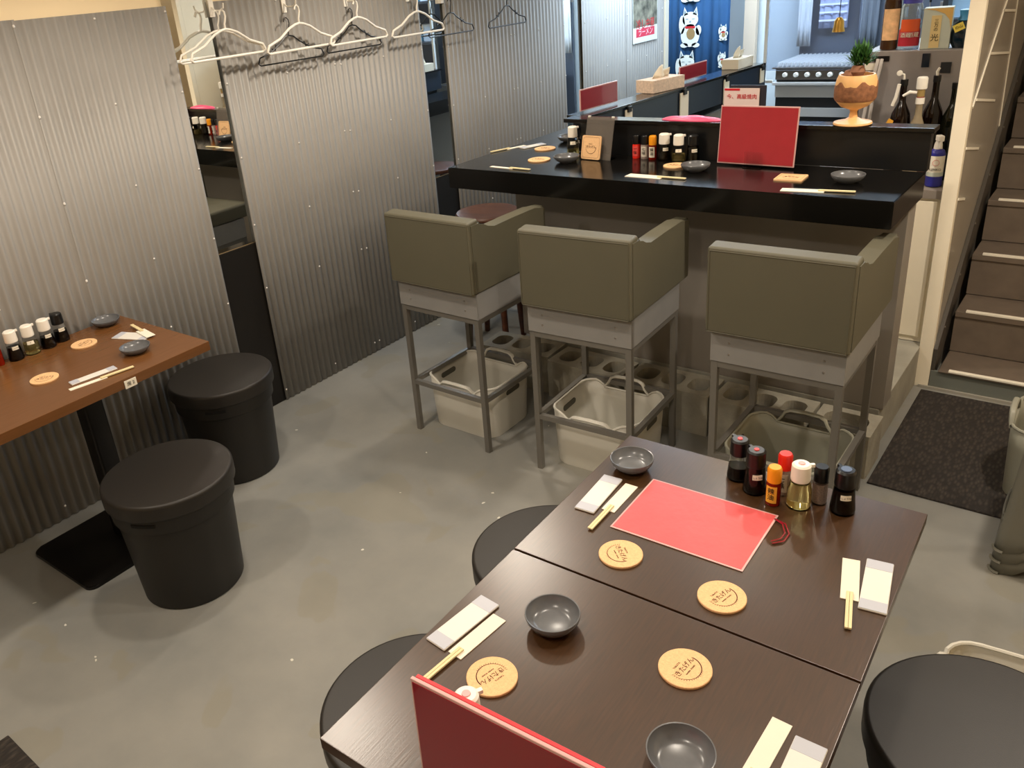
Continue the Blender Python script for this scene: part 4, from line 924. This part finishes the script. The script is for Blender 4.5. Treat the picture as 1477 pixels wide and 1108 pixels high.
# rear doorway with the blue curtain
cu = thing('noren_curtain', 'blue cloth curtain printed with white lucky cats at the far end', 'curtain', (0, 0, 0))
bm = B(); n = 70; x0, x1 = -.005, .50; cy = 8.76; rows = []
for i in range(n+1):
    u_ = i/n; x = x0+(x1-x0)*u_; y = cy+.010*math.sin(u_*21)+.006*math.sin(u_*47+1)
    rows.append((bm.verts.new((x, y, .45)), bm.verts.new((x, y, 2.2))))
for a, b in zip(rows, rows[1:]): bm.faces.new([a[0], b[0], b[1], a[1]])
o = obj('cloth', bm, NAVY, cu, smooth=True); o.modifiers.new('t', 'SOLIDIFY').thickness = .002
obj('curtain_rod', tube(B(), [(-.01, cy, 2.2), (.52, cy, 2.2)], .01, 8), SSTEEL, cu)
def cat(cx, cz, s=1.0, name='cat_print'):
    def el(bm, x, z, a, b, y, n=24): prism(bm, [(x+a*math.cos(2*PI*k/n), z+b*math.sin(2*PI*k/n)) for k in range(n)], y-.0008, y+.0008, 'Y')
    y0 = cy-.019
    bm = B(); el(bm, cx, cz-.06*s, .062*s, .068*s, y0); el(bm, cx, cz+.035*s, .052*s, .045*s, y0)
    for sx in (-1, 1): prism(bm, [(cx+sx*.015*s, cz+.065*s), (cx+sx*.050*s, cz+.055*s), (cx+sx*.040*s, cz+.108*s)], y0-.0008, y0+.0008, 'Y')
    el(bm, cx-.055*s, cz+.005*s, .020*s, .055*s, y0); el(bm, cx+.055*s, cz-.03*s, .018*s, .03*s, y0)
    for sx in (-1, 1): el(bm, cx+sx*.038*s, cz-.118*s, .026*s, .014*s, y0)
    c = obj(name, bm, CATW, cu)
    bm = B(); el(bm, cx+.005*s, cz-.05*s, .028*s, .034*s, y0-.002); obj('cat_coin', bm, mat('coin_print', '#a08458', .7), c)
    bm = B(); prism(bm, [(cx-.035*s, cz-.005*s), (cx+.035*s, cz-.005*s), (cx+.03*s, cz-.018*s), (cx-.03*s, cz-.018*s)], y0-.0025, y0-.001, 'Y'); obj('cat_collar', bm, REDINK, c)
    bm = B(); el(bm, cx, cz+.022*s, .006*s, .005*s, y0-.002)
    for sx in (-1, 1): el(bm, cx+sx*.022*s, cz+.038*s, .010*s, .002*s, y0-.002); prism(bm, [(cx+sx*.026*s, cz+.072*s), (cx+sx*.043*s, cz+.066*s), (cx+sx*.038*s, cz+.094*s)], y0-.0025, y0-.001, 'Y')
    obj('cat_face', bm, mat('grey_print', '#8fa0ab', .8), c)
cat(.190, 1.375, 1.25); cat(.165, 1.055, 1.25); cat(.19, 1.71, 1.25); cat(.46, 1.32, .5); cat(.46, 1.12, .5)
boxo('door_1', .545, .64, 8.93, 8.98, 0, 2.3, mat('beige_door', '#d8c8b4', .6), kind='structure', bev=.003)
boxo('trim_4', -.02, .0, 8.70, 8.76, 0, 2.3, CREAM2, kind='structure')
# side window/end panel, left of curtain
t = thing('poster', 'food poster with red lettering band on the far corrugated panel', 'poster', (.012, 8.33, 1.46), 0)
obj('sheet', box(B(), 0, .002, -.20, .20, -.155, .30), mat('poster_paper', '#e6eeea', .6), t)
obj('photo_print', box(B(), .0018, .0026, -.195, .195, -.045, .298), mat('noodle_photo', '#7d7a6a', .5, var=.75, vscale=16), t)
obj('red_band', box(B(), .0018, .0028, -.15, .15, -.115, -.055), mat('pinkish_red_print', '#d84058', .5), t)
text('ラーメン', .060, mat('pale_print', '#f3d6da', .6), t, (.0032, 0, -.085), (PI/2, 0, PI/2))
text('冷し中華', .075, REDINK, t, (.0032, 0, -.03), (PI/2, 0, PI/2))

# ------------------------------------------------------------------ stacked plastic stools by the doormat
for k in range(3):
    t = thing('plastic_stool', ['lowest olive-grey plastic stool of the stack at the right edge', 'middle olive-grey plastic stool of the stack at the right edge', 'topmost olive-grey plastic stool of the stack at the right edge'][k], 'stool', (3.235, 4.985, .04*k), 0, 'nested plastic stools at the right edge')
    bm = B(); H = .47
    def sec(s, z, lift=0): return [(x, y, z) for x, y in rrect(.45*s, .42*s, .03*s, 4)]
    secs = []
    for f_, z in ((1.0, 0.0), (.975, .06), (.86, .42), (.83, H)):
        ring = []
        for (x, y, zz) in sec(f_, z):
            if z == 0.0 and (abs(x) < .13 or abs(y) < .11): zz = .075
            ring.append(bm.verts.new((x, y, zz if z else (zz if zz else 0))))
        secs.append(ring)
    n = len(secs[0])
    # insert arch points along the bottom edges by subdividing
    for A, C in zip(secs, secs[1:]):
        for i in range(n): bm.faces.new([A[i], A[(i+1) % n], C[(i+1) % n], C[i]])
    bm.faces.new(secs[-1])
    es = [e for e in bm.edges if (e.verts[0].co-e.verts[1].co).length > .2 and e.verts[0].co.z < .2 and abs(e.verts[0].co.z-e.verts[1].co.z) < .001]
    bmesh.ops.subdivide_edges(bm, edges=es, cuts=9)
    for v in bm.verts:
        if v.co.z < .01:
            if abs(v.co.x) < .16: v.co.z = .07*(1-(abs(v.co.x)/.165)**4)
            elif abs(v.co.y) < .145: v.co.z = .07*(1-(abs(v.co.y)/.15)**4)
    o = obj('shell', bm, GREENP, t, smooth=40); md = o.modifiers.new('t', 'SOLIDIFY'); md.thickness = .004
    obj('foot_rim', tube(B(), [(x, y, .004) for x, y in rrect(.455, .425, .03, 5)][:6], .005, 6), GREENP, t, smooth=True)
    obj('foot_rim', tube(B(), [(x, y, .004) for x, y in rrect(.455, .425, .03, 5)][12:18], .005, 6), GREENP, t, smooth=True)
basket('cream basket with strap handle behind the plastic stool stack', BASKETG, (3.135, 5.375, .010), PI/2, .32, .34, .27, hole=False)
